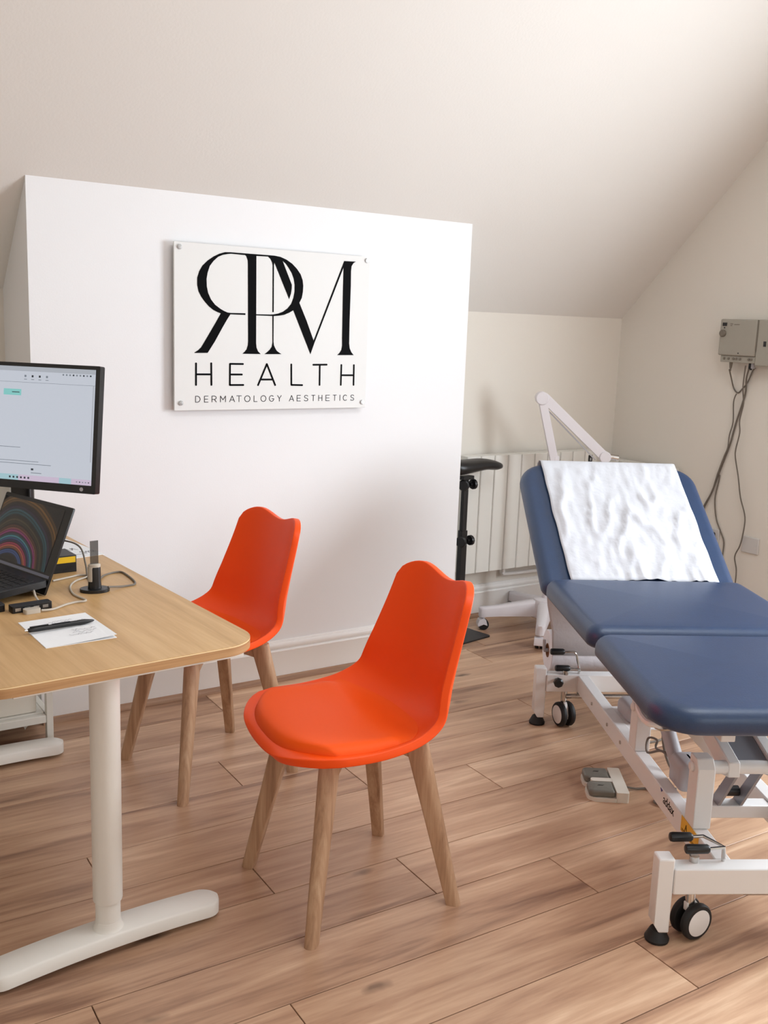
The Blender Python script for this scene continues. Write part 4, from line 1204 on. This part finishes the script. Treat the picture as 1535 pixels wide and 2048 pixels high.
for p_, c_ in ((0.30, (4, 4, 8)), (0.335, (60, 90, 150)), (0.36, (10, 8, 12)), (0.385, (180, 96, 60)), (0.41, (170, 44, 80)), (0.435, (40, 16, 34)), (0.465, (30, 60, 110)), (0.49, (60, 130, 140)), (0.515, (20, 20, 30)), (0.545, (150, 44, 110)), (0.565, (110, 60, 40)), (0.60, (8, 8, 10)), (0.63, (70, 60, 40)), (0.66, (6, 6, 8)), (0.70, (30, 84, 92)), (0.73, (40, 20, 50)), (0.76, (8, 8, 10)), (0.80, (120, 80, 30)), (0.84, (6, 6, 8))):
    e_ = els.new(p_); e_.color = lin(*c_)
nt.links.new(dist.outputs['Value'], crn.inputs[0])
# fine filaments along the arcs
wv = nt.nodes.new('ShaderNodeMath'); wv.operation = 'MULTIPLY'; wv.inputs[1].default_value = 260.0
sn = nt.nodes.new('ShaderNodeMath'); sn.operation = 'SINE'
ma = nt.nodes.new('ShaderNodeMath'); ma.operation = 'MULTIPLY_ADD'; ma.inputs[1].default_value = 0.18; ma.inputs[2].default_value = 0.30
nt.links.new(dist.outputs['Value'], wv.inputs[0]); nt.links.new(wv.outputs[0], sn.inputs[0]); nt.links.new(sn.outputs[0], ma.inputs[0])
nt.links.new(crn.outputs[0], bs.inputs['Emission Color']); nt.links.new(ma.outputs[0], bs.inputs['Emission Strength'])
ls = MB().add([(-LWD + 0.006, 0.052, 0.0006), (-0.030, 0.052, 0.0006), (-0.030, LHT - 0.010, 0.0006), (-LWD + 0.006, LHT - 0.010, 0.0006)], [(0, 1, 2, 3)], LM)
lso = ls.build('laptop_screen', M_wp, lap, smooth=False, recalc=False)
uvl = lso.data.uv_layers.new(name='uv')
for li, uvc in zip(lso.data.polygons[0].loop_indices, ((0, 0), (1, 0), (1, 0.58), (0, 0.58))):
    uvl.data[li].uv = uvc
MB().prism([(-LWD + 0.004, 0.040), (-0.004, 0.040), (-0.004, 0.047), (-LWD + 0.004, 0.047)], 0.0, 0.0012, LM).build('screen_strip', M_alu, lap, smooth=False)
# base: hinged part-way up the lid, sloping down to its front edge
hp = lu * 0.036
bdir = (-lf * 0.205 + Vector((0, 0, -hp.z + 0.020))).normalized()
LB = frame_matrix(hp, lh * -1, bdir, (lh * -1).cross(bdir))
sgn = 1 if LB.to_3x3().col[2].z > 0 else -1
bz0, bz1 = (-0.014, 0.003) if sgn > 0 else (-0.003, 0.014)
MB().prism(rrect(-LWD, 0, 0.004, 0.215, 0.006, 3), bz0, bz1, LB).build('laptop_base', M_black, lap, bevel=0.002)
kzt = bz1 if sgn > 0 else bz0 - 0.0012
kb_ = MB()
for r__ in range(5):
    for c__ in range(14):
        kb_.box(-LWD + 0.018 + c__ * 0.0202, -LWD + 0.018 + c__ * 0.0202 + 0.0175, 0.030 + r__ * 0.0185, 0.030 + r__ * 0.0185 + 0.016, kzt, kzt + 0.0012, LB)
kb_.build('keyboard', M_rubber, lap, smooth=False)

# black box with yellow band, behind the laptop
bx_ = thing('product_box', 'small black carton with a yellow band behind the laptop', 'box', (0.753, 2.596, DZ), R(4))
MB().box(-0.10, 0.0, 0.0, 0.085, 0.0, 0.046).build('carton', M_box, bx_, bevel=0.0015)
MB().box(-0.10, -0.003, -0.0006, 0.0, 0.0265, 0.0425).build('yellow_band', M_yelcard, bx_, smooth=False)

# notes, folded leaflet, pen
def scribble(parent, mtx, seeds, m_, w):
    for sd_ in seeds:
        x, y, L_, amp = sd_
        mb = MB(); pts = []
        rnd = random.Random(int(x * 9999) + int(y * 7777))
        n_ = 16
        for i in range(n_ + 1):
            pts.append((x + L_ * i / n_ + rnd.uniform(-1, 1) * L_ * 0.02, y + amp * rnd.uniform(-1, 1)))
        ribbon(mb, pts, w, 0.0, 0.0002, mtx)
        mb.build('handwriting', m_, parent, smooth=False)
nt_ = thing('note_sheet', 'white scribbled note sheet lying behind the black carton', 'paper', (0.80, 2.83, DZ), R(10))
MB().box(-0.060, 0.068, -0.085, 0.165, 0.0, 0.0012).build('sheet', M_paper, nt_, smooth=False)
scribble(nt_, Matrix.Translation((0, 0, 0.0013)), [(-0.02, 0.02, 0.05, 0.016), (0.02, -0.03, 0.045, 0.014), (-0.05, -0.05, 0.08, 0.006)], M_small, 0.0014)
lt = thing('folded_leaflet', 'folded white leaflet with faint writing under the black pen', 'leaflet', (0.584, 2.098, DZ), R(2))
MB().box(-0.075, 0.075, -0.100, 0.100, 0.0, 0.0008).build('lower_leaf', M_paper, lt, smooth=False)
tl_ = MB()
vs = []
for i in range(9):
    s = i / 8
    z = 0.0010 + 0.0065 * max(0, s) ** 2
    vs += [(-0.075 + 0.15 * s, -0.100, z), (-0.075 + 0.15 * s, 0.100, 0.0010 + 0.0022 * s)]
tl_.add(vs, [(2 * i, 2 * i + 2, 2 * i + 3, 2 * i + 1) for i in range(8)])
tl = tl_.build('upper_leaf', M_paper, lt, recalc=False, smooth=False)
tm = tl.modifiers.new('thick', 'SOLIDIFY'); tm.thickness = 0.0005; tm.offset = 1
scribble(lt, Matrix.Translation((0, 0, 0.0048)) @ Matrix.Rotation(R(-1.2), 4, 'Y'), [(-0.01, 0.045, 0.06, 0.008), (-0.02, 0.06, 0.05, 0.006), (0.0, -0.035, 0.055, 0.007), (-0.01, -0.05, 0.05, 0.005), (0.005, -0.02, 0.05, 0.006)], M_greypl, 0.0011)
pn = thing('pen', 'black ballpoint pen lying across the folded leaflet', 'pen', (0.575, 2.106, DZ + 0.0105), R(5))
pb_ = MB(); X = Matrix.Rotation(R(90), 4, 'Y')
pb_.lathe([(0.0035, -0.072), (0.0050, -0.069), (0.0055, -0.055), (0.0055, 0.035), (0.0060, 0.040), (0.0058, 0.052), (0.0028, 0.070), (0.0010, 0.074)], 14, X); pb_.build('barrel', M_black, pn)
pc = MB(); pc.lathe([(0.0017, -0.079), (0.0017, -0.071)], 10, X); pc.build('button', M_chrome, pn)
pcl = MB(); pcl.box(-0.068, -0.028, -0.0018, 0.0018, 0.0056, 0.0075); pcl.build('clip', M_black, pn, bevel=0.0005)
ptl = MB(); ptl.box(-0.020, 0.020, -0.0030, 0.0030, 0.0050, 0.00575); ptl.build('print', M_small, pn)

# USB hub with plug and leads
hb2 = thing('usb_hub', 'flat black four-port hub beside the laptop corner', 'usb hub', (0.556, 2.290, DZ), R(6))
MB().prism(rrect(-0.046, 0.046, -0.014, 0.014, 0.003, 3), 0.0, 0.016).build('body', M_black, hb2, bevel=0.001)
for x in (-0.033, -0.012, 0.009, 0.030):
    MB().box(x - 0.0065, x + 0.0065, -0.0147, -0.0139, 0.0045, 0.0115).build('port', M_pin, hb2, smooth=False)
    
pl3 = thing('usb_plug', 'small grey plug pushed into the black hub', 'plug', (0.552, 2.262, DZ), R(8))
MB().prism(rrect(-0.018, 0.018, -0.010, 0.010, 0.004, 3), 0.0, 0.011).build('shell', M_cablew, pl3, bevel=0.001)
MB().box(-0.006, 0.006, 0.010, 0.0135, 0.003, 0.008).build('contact', M_pin, pl3)
def desk_lead(label, pts, r, m_):
    mb = MB(); mb.tube(pts, r, 8, smooth=6)
    return tag(mb.build('desk_lead', m_), label, 'cable', 'leads on the desk')
zc = DZ + 0.0028
desk_lead('pale lead winding from the hub plug past the card stand', [(0.668, 2.515, zc), (0.717, 2.534, zc), (0.746, 2.544, zc), (0.764, 2.524, zc), (0.720, 2.491, zc), (0.690, 2.439, zc), (0.678, 2.366, zc), (0.688, 2.302, zc), (0.662, 2.297, zc), (0.635, 2.286, zc), (0.60, 2.262, zc), (0.572, 2.256, DZ + 0.005)], 0.0026, M_cablew)
desk_lead('lead looping out to the desk edge from the card stand', [(0.756, 2.425, DZ + 0.012), (0.80, 2.514, zc), (0.846, 2.535, zc), (0.855, 2.50, zc), (0.846, 2.405, zc), (0.813, 2.388, zc), (0.765, 2.372, DZ + 0.010)], 0.0026, M_cable)
desk_lead('dark lead arching from behind the laptop over the black carton', [(0.72, 2.78, DZ + 0.050), (0.768, 2.745, DZ + 0.052), (0.782, 2.66, DZ + 0.050), (0.772, 2.58, DZ + 0.022), (0.758, 2.52, zc), (0.745, 2.45, zc)], 0.0024, M_cable)
desk_lead('stub of pale lead between laptop and hub', [(0.592, 2.405, DZ + 0.016), (0.585, 2.37, DZ + 0.020), (0.580, 2.335, DZ + 0.016), (0.580, 2.306, DZ + 0.012)], 0.0026, M_cablew)
dv = MB(); 
cs_ = thing('card_reader_stand', 'upright black and grey card reader on an oval foot with a card', 'card reader', (0.735, 2.384, DZ), R(-18))
ov = [(0.036 * math.cos(2 * math.pi * k / 28), 0.028 * math.sin(2 * math.pi * k / 28)) for k in range(28)]
MB().prism(ov, 0.0, 0.008).build('oval_foot', M_black, cs_, bevel=0.002)
def ell(ax, ay, z, tx=0):
    return [(ax * math.cos(2 * math.pi * k / 24) + tx, ay * math.sin(2 * math.pi * k / 24), z) for k in range(24)]
up_ = MB(); up_.loops([ell(0.0165, 0.0120, 0.008), ell(0.0150, 0.0110, 0.03), ell(0.0150, 0.0110, 0.058), ell(0.0145, 0.0105, 0.062)]); up_.build('body', M_black, cs_)
cp_ = MB(); cp_.loops([ell(0.0148, 0.0108, 0.0622), ell(0.0148, 0.0108, 0.068), ell(0.012, 0.0085, 0.070)]); cp_.build('cap', M_cablew, cs_)
gp = MB(); gp.loops([[(p[0] - 0.0062, p[1] * 0.9, z) for p in ell(0.0105, 0.0115, 0)] for z in (0.026, 0.05, 0.0622)]); gp.build('grey_side', M_cablew, cs_)
cd_ = MB(); cd_.box(-0.0105, 0.0105, -0.0008, 0.0008, 0.069, 0.128, Matrix.Rotation(R(25), 4, 'Z')); cd_.build('card', M_glassy, cs_)
ms = thing('black_adapter', 'small black adapter block beside the hub at the laptop front', 'adapter', (0.468, 2.315, DZ), R(6))
MB().prism(rrect(-0.036, 0.034, -0.020, 0.020, 0.008, 4), 0.0, 0.016).build('case', M_black, ms, bevel=0.004)
MB().lathe([(0.0025, 0.016), (0.0025, 0.0165)], 10, Matrix.Translation((0.02, 0, 0))).build('light', M_greypl, ms)

# ------------------------------------------------------------------ white trolley in the alcove behind the desk
tr = thing('storage_trolley', 'white framed trolley with a drawer in the alcove behind the desk', 'trolley', (0.38, 3.39, 0), 0)
for sx in (-1, 1):
    for sy in (-1, 1):
        MB().box(sx * 0.44 - 0.011, sx * 0.44 + 0.011, sy * 0.215 - 0.011, sy * 0.215 + 0.011, 0.0, 0.60).build('post', M_cab, tr, bevel=0.002)
for z in (0.080, 0.585):
    for sy in (-1, 1):
        MB().box(-0.4285, 0.4285, sy * 0.215 - 0.010, sy * 0.215 + 0.010, z, z + 0.026).build('rail', M_cab, tr, bevel=0.002)
    for sx in (-1, 1):
        MB().box(sx * 0.44 - 0.010, sx * 0.44 + 0.010, -0.2035, 0.2035, z, z + 0.026).build('rail', M_cab, tr, bevel=0.002)
MB().box(-0.425, 0.425, -0.204, 0.20, 0.0985, 0.112).build('shelf', M_cab, tr, bevel=0.001)
MB().box(-0.450, 0.450, -0.225, 0.225, 0.6115, 0.630).build('top', M_cab, tr, bevel=0.003)
dr = MB(); dr.box(-0.41, 0.405, -0.198, 0.19, 0.1125, 0.31); dro = dr.build('drawer', M_cream, tr, bevel=0.004)
MB().tube([(-0.08, -0.199, 0.25), (-0.08, -0.222, 0.25), (0.08, -0.222, 0.25), (0.08, -0.199, 0.25)], 0.004, 8).build('handle', M_pin, dro)
gs = MB(); gs.prism([(0.36, 0.0795), (0.395, 0.0795), (0.372, 0.048)], -0.19, -0.186, Matrix.Rotation(R(90), 4, 'X') @ Matrix.Translation((0, 0, 0.36)))
gs.build('gusset', M_cab, tr)
